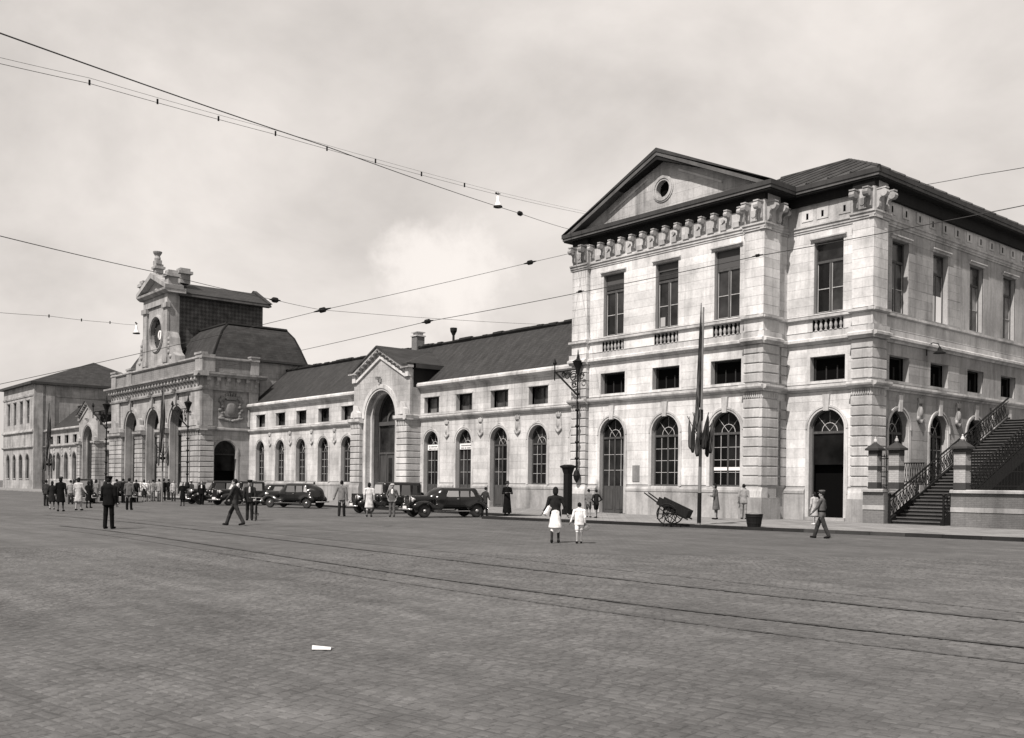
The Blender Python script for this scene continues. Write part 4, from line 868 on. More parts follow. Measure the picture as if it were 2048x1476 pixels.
        obj('volute', MB().prism(v, -.9, .18, mc), tr, th); obj('volute_flower', sdf_mesh([ell((c+k*(hw+.45), Yc-.2, 15+.45*i), (.25, .14, .24)) for i in range(4)]+[ell((c+k*(hw+1.0), Yc-.2, 14.5), (.3, .14, .22))], .08, .05), tr, th)
    obj('entablature', MB().box(c-hw-.02, c+hw+.02, -1.1, .2, 20.2, 21.2, mc).prof([(-1.5, 21.2), (.35, 21.2), (.7, 21.45), (.75, 21.65), (-1.5, 21.7)], c-hw-.75, c+hw+.75, mc), tr, th)
    obj('gable_tympanum', MB().prism([(c-3.6, 21.7), (c+3.6, 21.7), (c, 23.1)], -1.0, .05, mc), tr, th)
    for k in (-1, 1): obj('gable_cornice', MB().prism([(c, 23.15), (c+k*4.25, 21.55), (c+k*4.3, 21.95), (c, 23.72)], -1.2, .75, mc), tr, th)
    def acro(x, z, w, h, y): obj('acroterion', MB().box(x-w/2, x+w/2, y-w/2, y+w/2, z, z+h*.62).box(x-w*.7, x+w*.7, y-w*.7, y+w*.7, z+h*.62, z+h*.8).box(x-w*.5, x+w*.5, y-w*.5, y+w*.5, z+h*.8, z+h), tr, th)
    acro(c, 23.4, .8, 1.3, Yc+.1); obj('finial', MB().box(c-.5, c+.5, Yc-.3, Yc+.3, 24.7, 25.1).lathe((c, Yc, 25.1), [(.28, 0), (.34, .2), (.26, .5), (.45, .8), (.48, .95), (.1, .96)], 12), tr, th)
    acro(c+3.75, 21.7, 1.0, 1.75, Yc+.1); acro(c-3.75, 21.7, 1.0, 1.75, Yc+.1); acro(c+1.6, 22.7, 1.1, 1.6, 40.2)
    # slate house behind the clock
    x0, x1 = c-3.2, c+3.2; mb = MB().box(x0, x1, 39.1, 48.6, 13.5, 21.4); obj('slate_wall', mb, 'diamond', th)
    rf = MB(); e = .75
    for k in (-1, 1): rf.add([(c, 38.9, 23.1), (c, 49.2, 23.1), (c+k*(3.2+e), 49.2, 21.35), (c+k*(3.2+e), 38.9, 21.35), (c, 38.9, 22.95), (c, 49.2, 22.95), (c+k*(3.2+e), 49.2, 21.2), (c+k*(3.2+e), 38.9, 21.2)], [(0, 1, 2, 3), (4, 7, 6, 5), (2, 1, 5, 6), (3, 2, 6, 7), (0, 3, 7, 4)])
    obj('clock_house_roof', rf, 'slate_far', th); obj('eave_board', MB().box(x1+.02, x1+e+.06, 39.0, 49.25, 21.02, 21.19), 'eave_light', th)
    obj('rear_gable', MB().prism([(c-4.1, 21.36), (c+4.1, 21.36), (c, 23.4)], -49.35, -48.9, lambda u, d, z: (u, -d, z)), 'slate_far', th)
    # carved arms on the return
    o = inst('coat_of_arms', mesh_of(cartouche_mb(big=True), 'coat_of_arms', 'arms', smooth=True), th, mE(40.6, .0, 7.25), (0, 0, math.pi/2), (1.0, 1.3, 1.0))
M['rust_far'] = stone_mat('hall rusticated stone', .32, .45); M['brick_far'] = stone_mat('parapet brick', .21, .35, .05, (.5, .2, .015)); M['arms'] = stone_mat('weathered carved arms', .19, .4)
hall()
# ------------------------------------------------------------------ far pavilion at the left edge
def far_pav():
    th = thing('station_pavilion', 'far left end pavilion with hipped slate roof behind the low wing', 'building', (-171, 41, .12)); x0, x1 = -181., -162.3
    cF = [-165.5-4*i for i in range(4)]; cS = [45.3+4.1*i for i in range(4)]
    for m, a, b, cs, sk in ((front(40.5), x0, x1, cF, 0), (side(x1), 40.5, 61, cS, 1)):
        o = [Op(c, 1.6, 10.33, 13.87) for c in cs if not sk]+([Op(c, 1.9, 1.72, 4.6, True) for c in cs] if not sk else [])
        obj('wall', wall(a, b, .1, 16.3, o, m, .3), 'stone_far', th)
        for c in cs if not sk else []:
            rect_window(th, m, c, 1.6, 10.33, 13.87, .25, fr='frame_dark', trim='stone_far_trim'); arch_window(th, m, c, 1.9, 1.72, 4.6, .25, detail=1, fr='frame_dark', trim='stone_far_trim')
        for pr, nm in (([(-.2, 6.46), (.06, 6.46), (.28, 6.6), (.28, 6.76), (-.2, 6.84)], 'string_course'), ([(-.2, 8.8), (.26, 8.94), (.26, 9.06), (.1, 9.4), (-.2, 9.46)], 'belt_course'), ([(-.2, 14.42), (.1, 14.52), (.15, 14.76), (-.2, 14.8)], 'architrave')): obj(nm, MB().prof(pr, a-.1, b+.1, m), 'stone_far_trim', th)
    for y in (40.45, 42.2, 59.6): obj('pilaster', MB().box(y, y+1.3, -.1, .3 if y != 42.2 else .22, .1, 16.2, side(x1)), 'stone_far_trim', th)
    obj('rear_wall', MB().box(x0, x1-.3, 60.7, 61, .1, 16.3).box(x0, x0+.3, 40.9, 60.7, .1, 16.3), 'stone_far', th)
    e = .62; a, b, c_, d = x0-e, x1+e, 40.5-e, 61+e; obj('cornice', MB().box(a, b, c_, d, 16.3, 16.66), 'wood_eave', th)
    mb = MB(); zr = 21.0; k = 6.2; mb.quad((a, c_, 16.67), (b, c_, 16.67), (b-k, 51, zr), (a+k, 51, zr)); mb.quad((b, c_, 16.67), (b, d, 16.67), (b-k, 51, zr)); mb.quad((b, d, 16.67), (a, d, 16.67), (a+k, 51, zr), (b-k, 51, zr)); mb.quad((a, d, 16.67), (a, c_, 16.67), (a+k, 51, zr)); obj('roof', mb, 'slate_far', th)
far_pav()
# ------------------------------------------------------------------ ground, setts, rails, pavement
def st(o, kind='structure'): o['kind'] = kind; return o
st(obj('ground', MB().quad((-900, -300, 0), (600, -300, 0), (600, 900, 0), (-900, 900, 0)), 'ground'))
rails_px = [[(85, 1024), (330, 1045), (592, 1074), (1000, 1115), (1500, 1167), (1962, 1218), (2100, 1233)],
            [(85, 1030), (330, 1052), (592, 1084), (1000, 1132.7), (1512, 1187), (1962, 1236), (2100, 1251)],
            [(120, 1052), (368, 1082), (592, 1118), (900, 1160), (1170, 1197), (1512, 1239), (1962, 1286), (2100, 1301)],
            [(120, 1060), (368, 1094), (592, 1134), (900, 1180), (1170, 1219), (1512, 1264), (1962, 1318), (2100, 1334)]]
RP = [np.array([onz(*p)[:2] for p in r]) for r in rails_px]
def smooth_poly(P, n=60):
    f = [np.polyfit(np.linspace(0, 1, len(P)), P[:, i], 3) for i in (0, 1)]; s = np.concatenate([[0], np.cumsum(np.linalg.norm(np.diff(P, axis=0), axis=1))]); s /= s[-1]
    f = [np.polyfit(s, P[:, i], 3) for i in (0, 1)]; t = np.linspace(0, 1, n); return np.stack([np.polyval(f[0], t), np.polyval(f[1], t)], 1)
RS = [smooth_poly(p) for p in RP]
def strip(mb, S, o0, o1, z):
    T = np.gradient(S, axis=0); T /= np.linalg.norm(T, axis=1)[:, None]; Nn = np.stack([-T[:, 1], T[:, 0]], 1)
    v = [(*(S[i]+Nn[i]*o), z) for i in range(len(S)) for o in (o0, o1)]; mb.add(v, [(2*i, 2*i+1, 2*i+3, 2*i+2) for i in range(len(S)-1)])
for tr_i, (ids, lb) in enumerate((((0, 1), 'pair of grooved tram rails nearer the station'), ((2, 3), 'pair of grooved tram rails nearer the camera'))):
    th = thing('tram_track', lb+', sunk in the paving', 'tram track', (*RS[ids[0]][30], 0), 0, 'tram rails crossing the square')
    for k in ids:
        w = .07 if k in (1, 2) else .028; mb = MB(); strip(mb, RS[k], -w, -.012, .016); strip(mb, RS[k], .004, w*.6, .016); strip(mb, RS[k], -.012, .004, .006); obj('rail', mb, 'steel', th)
def build_setts():
    ang = .21; ca_, sa_ = math.cos(ang), math.sin(ang); bl, bw_ = .145, .112
    I, J = np.meshgrid(np.arange(-470, 90), np.arange(-60, 350), indexing='ij'); I = I.ravel(); J = J.ravel()
    rs = np.random.RandomState(4); rowj = rs.uniform(-.06, .06, 400)[J % 400]
    u = I*bl+(J % 2)*bl*.5+rowj+rs.uniform(-.02, .02, len(I)); v = J*bw_+rs.uniform(-.012, .012, len(I))+.05*np.sin(u*.5)+.03*np.sin(u*1.7+J)
    x = u*ca_-v*sa_; y = u*sa_+v*ca_; dep = x*FW[0]+y*FW[1]; lat = x*RT[0]+y*RT[1]; px = 1024+FPX*lat/np.maximum(dep, .1)
    ok = (dep > 6.0) & (dep < 24) & (px > -60) & (px < 2110)
    for S in RS:
        k = np.min((x[:, None]-S[None, ::2, 0])**2+(y[:, None]-S[None, ::2, 1])**2, axis=1) if False else None
    u, v = u[ok], v[ok]; x, y = x[ok], y[ok]; n = len(u)
    dmin = np.full(n, 9.)
    for kk, S in enumerate(RS):
        D = np.sqrt((x[:, None]-np.interp(np.linspace(0, 1, 400), np.linspace(0, 1, len(S)), S[:, 0])[None])**2+(y[:, None]-np.interp(np.linspace(0, 1, 400), np.linspace(0, 1, len(S)), S[:, 1])[None])**2).min(1); dmin = np.minimum(dmin, D-(.02 if kk in (1, 2) else -.02))
    hx = np.full(n, bl/2)-rs.uniform(.002, .02, n); hy = np.full(n, bw_/2)-rs.uniform(.002, .015, n)
    h = .007+rs.uniform(-.003, .0035, n)+.002*np.sin(u*1.3+v); h = np.where(dmin < .11, np.minimum(h, .005), h); tx = rs.uniform(-.035, .035, n); ty = rs.uniform(-.035, .035, n)
    V = np.zeros((n, 8, 3)); b = .02
    for k, (sx, sy) in enumerate(((-1, -1), (1, -1), (1, 1), (-1, 1))):
        for lvl in (0, 1):
            uu = u+sx*(hx-(b if lvl else 0)); vv = v+sy*(hy-(b if lvl else 0)); V[:, k+4*lvl, 0] = uu*ca_-vv*sa_; V[:, k+4*lvl, 1] = uu*sa_+vv*ca_; V[:, k+4*lvl, 2] = (h+sx*hx*tx+sy*hy*ty) if lvl else .001
    F = np.array([(4, 5, 6, 7), (0, 1, 5, 4), (1, 2, 6, 5), (2, 3, 7, 6), (3, 0, 4, 7)]); F = (F[None]+8*np.arange(n)[:, None, None]).reshape(-1, 4)
    mb = MB(); mb.v = V.reshape(-1, 3).tolist(); mb.f = F.tolist(); mb.mi = [0]*len(F); o = obj('stone_setts', mb, 'setts'); st(o, 'stuff'); o['label'] = 'worn stone setts paving the square in the foreground'; o['category'] = 'paving'
build_setts()
KA, KB = onz(963, 1037.5)[:2], onz(1962, 1080)[:2]; kd = (KB-KA)/np.linalg.norm(KB-KA); KE = KA+kd*48
pv = thing('pavement', 'pale pavement along the station front', 'pavement', (-40, 40, 0)); del pv['category']; del pv['label']; st(pv)
def slab(poly, z0, z1, mat, name='slab'):
    n = len(poly); obj(name, MB().add([(x, y, z) for z in (z0, z1) for x, y in poly], [tuple(range(n, 2*n))]+[(i, (i+1) % n, n+(i+1) % n, n+i) for i in range(n)]), mat, pv)
kn = np.array([-kd[1], kd[0]])
slab([tuple(KA+kn*.3+kd*.3), tuple(KE+kn*.3), (20, 75), (-24.2, 75), (-24.2, 43), (-42.5, 43), (KA[0]+.1, 43)], -.02, .12, 'pave')
slab([(KA[0]+.098, 43), (-91, 43), (-91, 33.6), (KA[0]+.098, 33.6)], -.02, .118, 'pave'); slab([(-91.002, 39), (-118, 39), (-118, 34.2), (-91.002, 34.2)], -.02, .119, 'pave'); slab([(-118.002, 43), (-190, 43), (-190, 33.6), (-118.002, 33.6)], -.02, .118, 'pave')
def kerb_run(a, b, w=.3, h=.13, lt=None):
    a, b = np.array(a, float), np.array(b, float); Ln = np.linalg.norm(b-a); d = (b-a)/Ln; nn = np.array([-d[1], d[0]]); k = max(1, round(Ln/1.25))
    for i in range(k):
        p, q = a+d*(Ln*i/k+.006), a+d*(Ln*(i+1)/k-.006); v = [(*(p+nn*o), z) for z in (-.02, h+random.uniform(-.006, .004)) for o in (0., w)]+[(*(q+nn*o), z) for z in (-.02, h) for o in (0., w)]
        obj('kerb_stone', MB().add(v, [(0, 4, 6, 2), (2, 6, 7, 3), (0, 2, 3, 1), (4, 5, 7, 6), (1, 3, 7, 5)]), 'kerb_light' if lt and lt[0] < i/k < lt[1] else 'kerb', pv)
kerb_run(KA, KE, lt=(.32, .41)); kerb_run((KA[0]+.1, 33.3), KA+kn*.3); kerb_run((-91, 33.3), (KA[0]+.1, 33.3)); kerb_run((-118, 33.9), (-91, 33.9))
# ------------------------------------------------------------------ staircase, gate piers and boundary walls on the right
M['step_riser'] = stone_mat('step riser', .03, .3); M['step_tread'] = stone_mat('worn step tread', .085, .3)
XA, XB, Y0s = -22.75, -20.25, 41.75; RISE, RUN = .158, .36; NS = 34
sth = thing('staircase', 'long outdoor staircase with iron lattice railings climbing beside the pavilion', 'staircase', ((XA+XB)/2, Y0s, .12))
for i in range(NS):
    z = .12+RISE*(i+1); y = Y0s+RUN*i; obj('step', MB().box(XA+.12, XB-.12, y+.03, y+RUN+.06, z-RISE-.03, z-.045).box(XA+.12, XB-.12, y-.02, y+RUN+.02, z-.044, z, mi=1), ['step_riser', 'step_tread'], sth)
ye = Y0s+RUN*NS; ze = .12+RISE*NS
for x in (XA, XB):
    s = MB(); x0, x1 = (x-.02, x+.115) if x == XA else (x-.115, x+.02)
    s.prism([(Y0s-.1, .12), (Y0s+.5, .12), (ye, ze-.7), (ye, ze+.12), (Y0s-.1, .36)], x0, x1, lambda u, d, z: (d, u, z)); obj('stringer', s, 'iron', sth)
    zt = lambda y: .3+(y-Y0s)*RISE/RUN
    rl = MB(); rl.tube([(x, Y0s-.05, zt(Y0s)+.98), (x, ye, zt(ye)+.98)], .045, 6); rl.tube([(x, Y0s-.05, zt(Y0s)+.1), (x, ye, zt(ye)+.1)], .025, 5); rl.tube([(x, Y0s-.05, zt(Y0s)+.8), (x, ye, zt(ye)+.8)], .02, 5); obj('handrail', rl, 'iron', sth)
    lat = MB(); y = Y0s; k = 0
    while y < ye-.5:
        lat.tube([(x, y, zt(y)+.1), (x, y+.3, zt(y+.3)+.8)], .017, 4); lat.tube([(x, y+.3, zt(y+.3)+.1), (x, y, zt(y)+.8)], .017, 4); lat.tube([(x, y, zt(y)+.1), (x, y, zt(y)+.98)], .014, 4)
        a = [(x, y+.15+.1*math.cos(t), zt(y+.15)+.45+.1*math.sin(t)) for t in np.linspace(0, 2*math.pi, 9)]; lat.tube(a, .014, 4); y += .3
    obj('lattice', lat, 'iron', sth); obj('newel', MB().tube([(x, Y0s-.05, .12), (x, Y0s-.05, 1.42)], .05, 8).lathe((x, Y0s-.05, 1.4), [(.06, 0), (.08, .06), (.02, .13)], 8), 'iron', sth)
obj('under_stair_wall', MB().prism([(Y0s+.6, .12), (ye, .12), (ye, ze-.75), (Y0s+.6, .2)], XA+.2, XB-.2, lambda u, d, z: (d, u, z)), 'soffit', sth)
def gate_pier(x, w, lab):
    th = thing('gate_pier', lab, 'gate pier', (x, 41.5, 1.7), 0, 'banded gate piers by the staircase'); h = w/2; lv = [1.7, 2.0, 2.55, 2.75, 3.2, 3.45]
    for i, (a, b) in enumerate(zip(lv, lv[1:])): obj('band' if i % 2 == 0 else 'brick_panel', MB().box(x-h-(.015 if i % 2 == 0 else 0), x+h+(.015 if i % 2 == 0 else 0), 41.5-h, 41.5+h, a, b), 'kerb_light' if i % 2 == 0 else 'brick_white', th)
    mb = MB().box(x-h-.12, x+h+.12, 41.5-h-.12, 41.5+h+.12, 3.45, 3.54); t = .06
    mb.add([(x-h-.1, 41.5-h-.1, 3.54), (x+h+.1, 41.5-h-.1, 3.54), (x+h+.1, 41.5+h+.1, 3.54), (x-h-.1, 41.5+h+.1, 3.54), (x-t, 41.5-t, 3.8), (x+t, 41.5-t, 3.8), (x+t, 41.5+t, 3.8), (x-t, 41.5+t, 3.8)], [(0, 1, 5, 4), (1, 2, 6, 5), (2, 3, 7, 6), (3, 0, 4, 7), (4, 5, 6, 7)])
    obj('cap', mb, 'kerb_light', th); obj('finial', MB().lathe((x, 41.5, 3.8), [(.05, 0), (.09, .06), (.07, .14), (.03, .2), (.04, .24), (.01, .28)], 8), 'trim', th)
M['brick_white'] = stone_mat('whitewashed brick', .3, .2, .08, (.24, .09, .008))
gate_pier(-23.36, .42, 'banded brick gate pier beside the pavilion corner'); gate_pier(-22.33, .48, 'banded brick gate pier left of the staircase'); gate_pier(-19.36, .5, 'banded brick gate pier right of the staircase')
def bwall(x0, x1, lab):
    th = thing('boundary_wall', lab, 'wall', ((x0+x1)/2, 41.5, .12)); 
    obj('brickwork', MB().box(x0, x1, 41.32, 41.68, .1, 1.56), 'brick', th); obj('coping', MB().prof([(.3, 1.56), (.3, 1.66), (.2, 1.7), (-.2, 1.7), (-.3, 1.66), (-.3, 1.56)], x0-.01, x1+.01, front(41.5)), 'plinth', th); obj('band', MB().box(x0-.005, x1+.005, 41.29, 41.4, .75, .95), 'plinth', th); return th
bw1 = bwall(-23.85, -22.82, 'short brick boundary wall between pavilion and staircase'); bw2 = bwall(-19.75, -6, 'brick boundary wall with iron fence right of the staircase')
def fence(x0, x1, lab):
    th = thing('iron_fence', lab, 'fence', ((x0+x1)/2, 41.5, 1.7)); rb = MB()
    for z in (1.85, 3.05): rb.box(x0, x1, 41.48, 41.52, z, z+.05)
    rb.box(x0, x1, 41.485, 41.515, 2.45, 2.49); obj('rail', rb, 'iron', th); x = x0+.06
    bar = mesh_of(MB().tube([(0, 0, 0), (0, 0, 1.45)], .014, 5).lathe((0, 0, 1.45), [(.02, 0), (.03, .04), (.005, .16)], 5), 'bar', 'iron')
    while x < x1: inst('bar', bar, th, (x, 41.5, 1.7)); x += .125
fence(-23.1, -22.62, 'narrow iron bars between the two left gate piers'); fence(-19.03, -6.2, 'spiked iron fence on the wall right of the staircase')
# landing balustrade beyond the left pier
lt = thing('iron_balustrade', 'ornate iron balustrade of the landing left of the staircase', 'railing', (-23.2, 45, .12)); lb = MB()
for z in (2.05, 2.95): lb.tube([(-23.75, 44.6, z), (-22.6, 44.6, z)], .03, 5)
obj('rail', lb, 'iron', lt)
for i in range(10):
    x = -23.7+i*.12; obj('bar', MB().tube([(x, 44.6, 2.05), (x+.1, 44.6, 2.95)], .014, 4), 'iron', lt); obj('bar', MB().tube([(x+.1, 44.6, 2.05), (x, 44.6, 2.95)], .014, 4), 'iron', lt)
obj('landing', MB().box(-23.9, -22.7, 44.4, 50, .1, 1.9), 'plinth', lt)
# ------------------------------------------------------------------ flag poles
def flagpole(px, base_y, top_y, lab, painted):
    b = onz(px, base_y, .12); dep = (b-CAMO)@FW; top = HC+(HY+.0121*(px-1024)-top_y)/FPX*dep; h = top-.12
    th = thing('flagpole', lab, 'flagpole', (b[0], b[1], .12), 0, 'flagpoles hung with flags'); s = h/11.5
    def B(mb): return mb
    obj('pole', MB().tube([(b[0], b[1], .12), (b[0]+.03, b[1], .12+h*.35), (b[0]+.1, b[1], .12+h*.98)], [.1*s, .08*s, .045*s], 8), 'pole_paint', th)
    if painted:
        for z0, z1 in ((.01, .145), (.47, .52)): obj('pole_band', MB().tube([(b[0]+.08*z0, b[1], .12+h*z0), (b[0]+.08*z1, b[1], .12+h*z1)], .106*s, 8), 'iron', th)
    def furled(x, y, z0, z1, r, ph, lean=0):        # limp flag hanging in folds from its staff
        n = 14; mb = MB(); vs = []; K = 16
        for i in range(n+1):
            t = i/n; zz = z1+(z0-z1)*t; w = r*(.12+1.0*math.sin(math.pi*min(1, t*.62+.02))**1.1)*(1 if t < .93 else .6)
            cx = x+lean*t-.55*w+.3*r*math.sin(3*t+ph)*t; cy = y+.2*r*math.sin(2.3*t+ph)
            for k in range(K):
                a = 2*math.pi*k/K; q = w*(1+.38*math.sin(5*a+3*t+ph)*min(1, t*3)); vs.append((cx+q*math.cos(a)*.8, cy+q*math.sin(a)*.55, zz+.12*r*math.sin(2*a+ph)*(1 if i == n else 0)))
        fs = [(i*K+k, i*K+(k+1) % K, (i+1)*K+(k+1) % K, (i+1)*K+k) for i in range(n) for k in range(K)]; mb.add(vs, fs+[tuple(range(K)), tuple(range(n*K, n*K+K))]); return mb
    obj('flag', furled(b[0]+.02, b[1]-.05, .12+h*.53, .12+h, (.13 if painted else .3)*s, .4, -.0), 'flag_dark', th, True); obj('flag_tail', furled(b[0]-.02, b[1]-.1, .12+h*.42, .12+h*.72, (.11 if painted else .2)*s, 1.9), 'flag_mid', th, True)
    zc = .12+h*.37
    obj('bracket', MB().lathe((b[0]+.02, b[1], zc), [(.05, -.1), (.2, 0), (.2, .08), (.05, .15)], 10), 'iron', th)
    for i, (dx, dy, tz_, dr) in enumerate(((-.75, -.2, .145, .13), (-.5, -.45, .165, .14), (-.12, -.55, .175, .15), (.34, -.5, .165, .16), (.72, -.2, .13, .18), (.5, .3, .15, .14))):
        p0 = (b[0]+.02, b[1], zc+.05); dv = (RT*dx*.95+FW*dy)*s; p1 = (b[0]+dv[0], b[1]+dv[1], zc+h*tz_*.82); stf = obj('flag_staff', MB().tube([p0, p1], .018, 5), 'pole_paint', th)
        obj('flag', furled(p1[0]*.92+p0[0]*.08+.05, p1[1]*.92+p0[1]*.08, zc-h*(.03+.016*(i % 3)), p1[2]-.02, dr*s*.8, i*1.3, (p0[0]-p1[0])*.45), 'flag_dark' if i % 2 else 'flag_mid', stf, True)
M['pole_paint'] = new_mat('grey pole paint', .14, .6)[0]
def flagm(name, v):
    m, t, b = new_mat(name, v, .9); p = pos(t); setcol(t, b, mul(t, mapr(t, nz(t, mapping(t, p, (5, 5, .8)), 2.2, 3), .4, .6, .3, 2.2), v)); return m
M['flag_dark'] = flagm('dark flag cloth', .013); M['flag_mid'] = flagm('mid grey flag cloth', .035)
flagpole(1398, 1050, 606, 'tall flagpole with clustered drooping flags before the pedimented pavilion', True); flagpole(324, 1004, 770, 'flagpole with drooping flags before the clock hall arches', False); flagpole(97, 1002, 806, 'flagpole with drooping flags at the far left wing', False)
# ------------------------------------------------------------------ iron bracket posts, pillar
def bracket_post(x, y, z0, z1, lab, s=1., arm=1.9, foot=False):
    th = thing('bracket_post', lab, 'iron post', (x, y, .12 if foot else z0), 0, 'ornate iron wire posts'); P = MB().tube([(x, y, z0), (x, y, z1)], [.07*s, .05*s], 8); obj('post', P, 'iron', th)
    for i in range(6): zz = z0+(z1-z0)*(.06+.13*i); obj('knob', MB().lathe((x, y, zz), [(.06*s, -.1*s), (.14*s, 0), (.06*s, .1*s)], 8), 'iron', th)
    if foot: obj('foot', MB().lathe((x, y, .11), [(.4, 0), (.4, .25), (.28, .4), (.24, .8), (.1, .92)], 10), 'iron', th)
    obj('base_bulb', MB().lathe((x, y, z0-.05), [(.04, 0), (.16*s, .2), (.22*s, .42), (.16*s, .65), (.08*s, .75)], 10), 'iron', th)
    obj('top_lantern', MB().lathe((x, y, z1-1.0*s), [(.08*s, 0), (.16*s, .4*s), (.3*s, .75*s), (.34*s, .8*s), (.1*s, .95*s), (.05*s, 1.2*s), (.02, 1.5*s)], 10), 'iron', th)
    zb = z1-2.2*s; a = MB().tube([(x, y, zb), (x-arm, y-.1, zb+1.55*s)], .06*s, 5).tube([(x, y, zb+1.55*s), (x-arm*.97, y-.1, zb+1.5*s)], .04*s, 5).tube([(x-arm, y-.1, zb+1.0*s), (x-arm, y-.1, zb+2.0*s)], .04*s, 5); obj('arm', a, 'iron', th)
    for cx, cz, r in ((-.35, 1.15, .33), (-.85, 1.22, .24), (-1.2, 1.32, .16), (-.3, .62, .2), (.35, 1.1, .22)):
        obj('scroll', MB().tube([(x+cx*s*arm/1.9+r*s*(1-.06*t)*math.cos(t), y-.03, zb+cz*s+r*s*(1-.06*t)*math.sin(t)) for t in np.linspace(0, 9, 20)], .03*s, 5), 'iron', th)
    inst('finial', mesh_of(MB().lathe((0, 0, 0), [(.09*s, 0), (.12*s, .1), (.03, .35*s)], 8), 'finial', 'iron'), th, (x-arm, y-.1, zb+1.95*s))
p = onY(1151, 900, 40.0); bracket_post(p[0]+.12, 40.0, 1.9, 9.2, 'tall ornate black iron bracket post at the pavilion left corner')
p = onz(374, 1004, .12); bracket_post(p[0], p[1], .9, 7.6, 'ornate black iron bracket post before the right arch of the clock hall', .9, 2.8, True); p = onz(211, 1002, .12); bracket_post(p[0], p[1], .9, 7.4, 'ornate black iron bracket post left of the clock hall', .9, 2.8, True)
p = onz(1135, 1029, .12); pt = thing('pillar_box', 'slender black pillar box with flared cap beside the pavilion corner', 'pillar box', (p[0], p[1], .12))
obj('body', MB().box(p[0]-.17, p[0]+.17, p[1]-.17, p[1]+.17, .12, 2.3), 'iron', pt); obj('plinth', MB().box(p[0]-.22, p[0]+.22, p[1]-.22, p[1]+.22, .12, .4), 'iron', pt)
obj('cap', MB().add([(p[0]+a*k, p[1]+b*k, z) for z, k in ((2.3, .17), (2.6, .24), (2.65, .31), (2.73, .31), (2.8, .15)) for a, b in ((-1, -1), (1, -1), (1, 1), (-1, 1))], [(4*i+j, 4*i+(j+1) % 4, 4*i+4+(j+1) % 4, 4*i+4+j) for i in range(4) for j in range(4)]+[(16, 17, 18, 19)]), 'iron', pt)
# ------------------------------------------------------------------ overhead wires
def wire(lab, pts, r_, cat='overhead wire', ins=(), spacers=(), lamps=(), pair=0.):
    r = r_*.62; P = [atd(*p) for p in pts]; th = thing('overhead_wire', lab, cat, tuple(P[0]), 0, 'overhead tram and lamp wires'); mb = MB()
    def sag(a, b, s, n=10): return [a+(b-a)*t-np.array([0, 0, s*4*t*(1-t)]) for t in np.linspace(0, 1, n)]
    path = []
    for a, b in zip(P, P[1:]): path += sag(a, b, .012*np.linalg.norm(b-a)*.2)
    obj('cable', MB().tube(path, r, 5), 'wire', th)
    if pair: obj('cable', MB().tube([q+np.array([0, 0, pair]) for q in path], r*.7, 5), 'wire', th)
    for x, y, dpt, s in ins:
        q = atd(x, y, dpt); dd = P[-1]-P[0]; dd /= np.linalg.norm(dd); obj('insulator', MB().tube([q-dd*s*1.6, q-dd*s*.5, q-dd*s*.45, q+dd*s*.45, q+dd*s*.5, q+dd*s*1.6], [s*.08, s*.2, s*.42, s*.42, s*.2, s*.08], 8), 'iron', th)
    for x, y, dpt, s in spacers:
        q = atd(x, y, dpt); obj('spacer', MB().tube([q-np.array([0, 0, s]), q+np.array([0, 0, s])], s*.42, 6), 'iron', th)
    return th
def dline(x, x0, d0, x1, d1): return 1/((1/d0)+(1/d1-1/d0)*(x-x0)/(x1-x0))
D1 = lambda x: dline(x, -40, 14, 1137, 58)
wire('thick cable slanting from top left to the pavilion gable', [(-40, 52, D1(-40)), (650, 292, D1(650)), (1040, 427, D1(1040)), (1140, 459, 58)], .02, ins=[(1040, 427, D1(1040), .28)])
D2 = lambda x: dline(x, -40, 22, 1150, 58)
w2 = wire('thin twin cable with dark spacers below the thick cable at top left', [(-40, 118, D2(-40)), (179, 167, D2(179)), (551, 269, D2(551)), (990, 388, D2(990)), (1172, 428, 58)], .012, spacers=[(x, y, D2(x), .03+.0014*D2(x)) for x, y in ((179, 165), (315, 203), (437, 237), (551, 267), (654, 297), (751, 322), (843, 348), (929, 370))], pair=.14)
def hang_lamp(x, y, dp, s, lab):
    q = atd(x, y, dp); th = thing('hanging_lamp', lab, 'street lamp', tuple(q), 0, 'enamel lamps hung from wires')
    obj('shade', MB().lathe(q, [(.05*s, .5*s), (.13*s, .45*s), (.14*s, .05*s), (.3*s, -.35*s), (.42*s, -.5*s)], 14), 'white', th, True); obj('shade_rim', MB().lathe(q, [(.42*s, -.5*s), (.44*s, -.58*s), (.4*s, -.6*s), (.1*s, -.56*s)], 14), 'iron', th)
    obj('hanger', MB().tube([q+np.array([0, 0, .48*s]), q+np.array([0, 0, .8*s])], .04*s, 6).tube([q+np.array([-.3*s, 0, .75*s]), q+np.array([.3*s, 0, .6*s])], .05*s, 6).lathe(q+np.array([-.3*s, 0, .8*s]), [(.05*s, -.1*s), (.1*s, 0), (.05*s, .1*s)], 8), 'iron', th)
hang_lamp(996, 402, D2(990), .52, 'white enamel bell lamp hanging from wires in the middle of the sky'); hang_lamp(273, 658, 60, .5, 'small white bell lamp on a wire beside the clock gable')
D4 = lambda x: dline(x, 145, 38, 1963, 15.2)
wire('tram wire crossing before the pavilion windows', [(430, 737, 32.0), (855, 643, D4(855)), (1160, 585, D4(1160)), (1515, 512, D4(1515)), (1850, 450, D4(1850)), (2120, 396, D4(2120))], .012, ins=[(855, 643, D4(855), .14), (1160, 583, D4(1160), .07), (1515, 511, D4(1515), .07)])
D5 = lambda x: dline(x, 100, 40, 1150, 57)
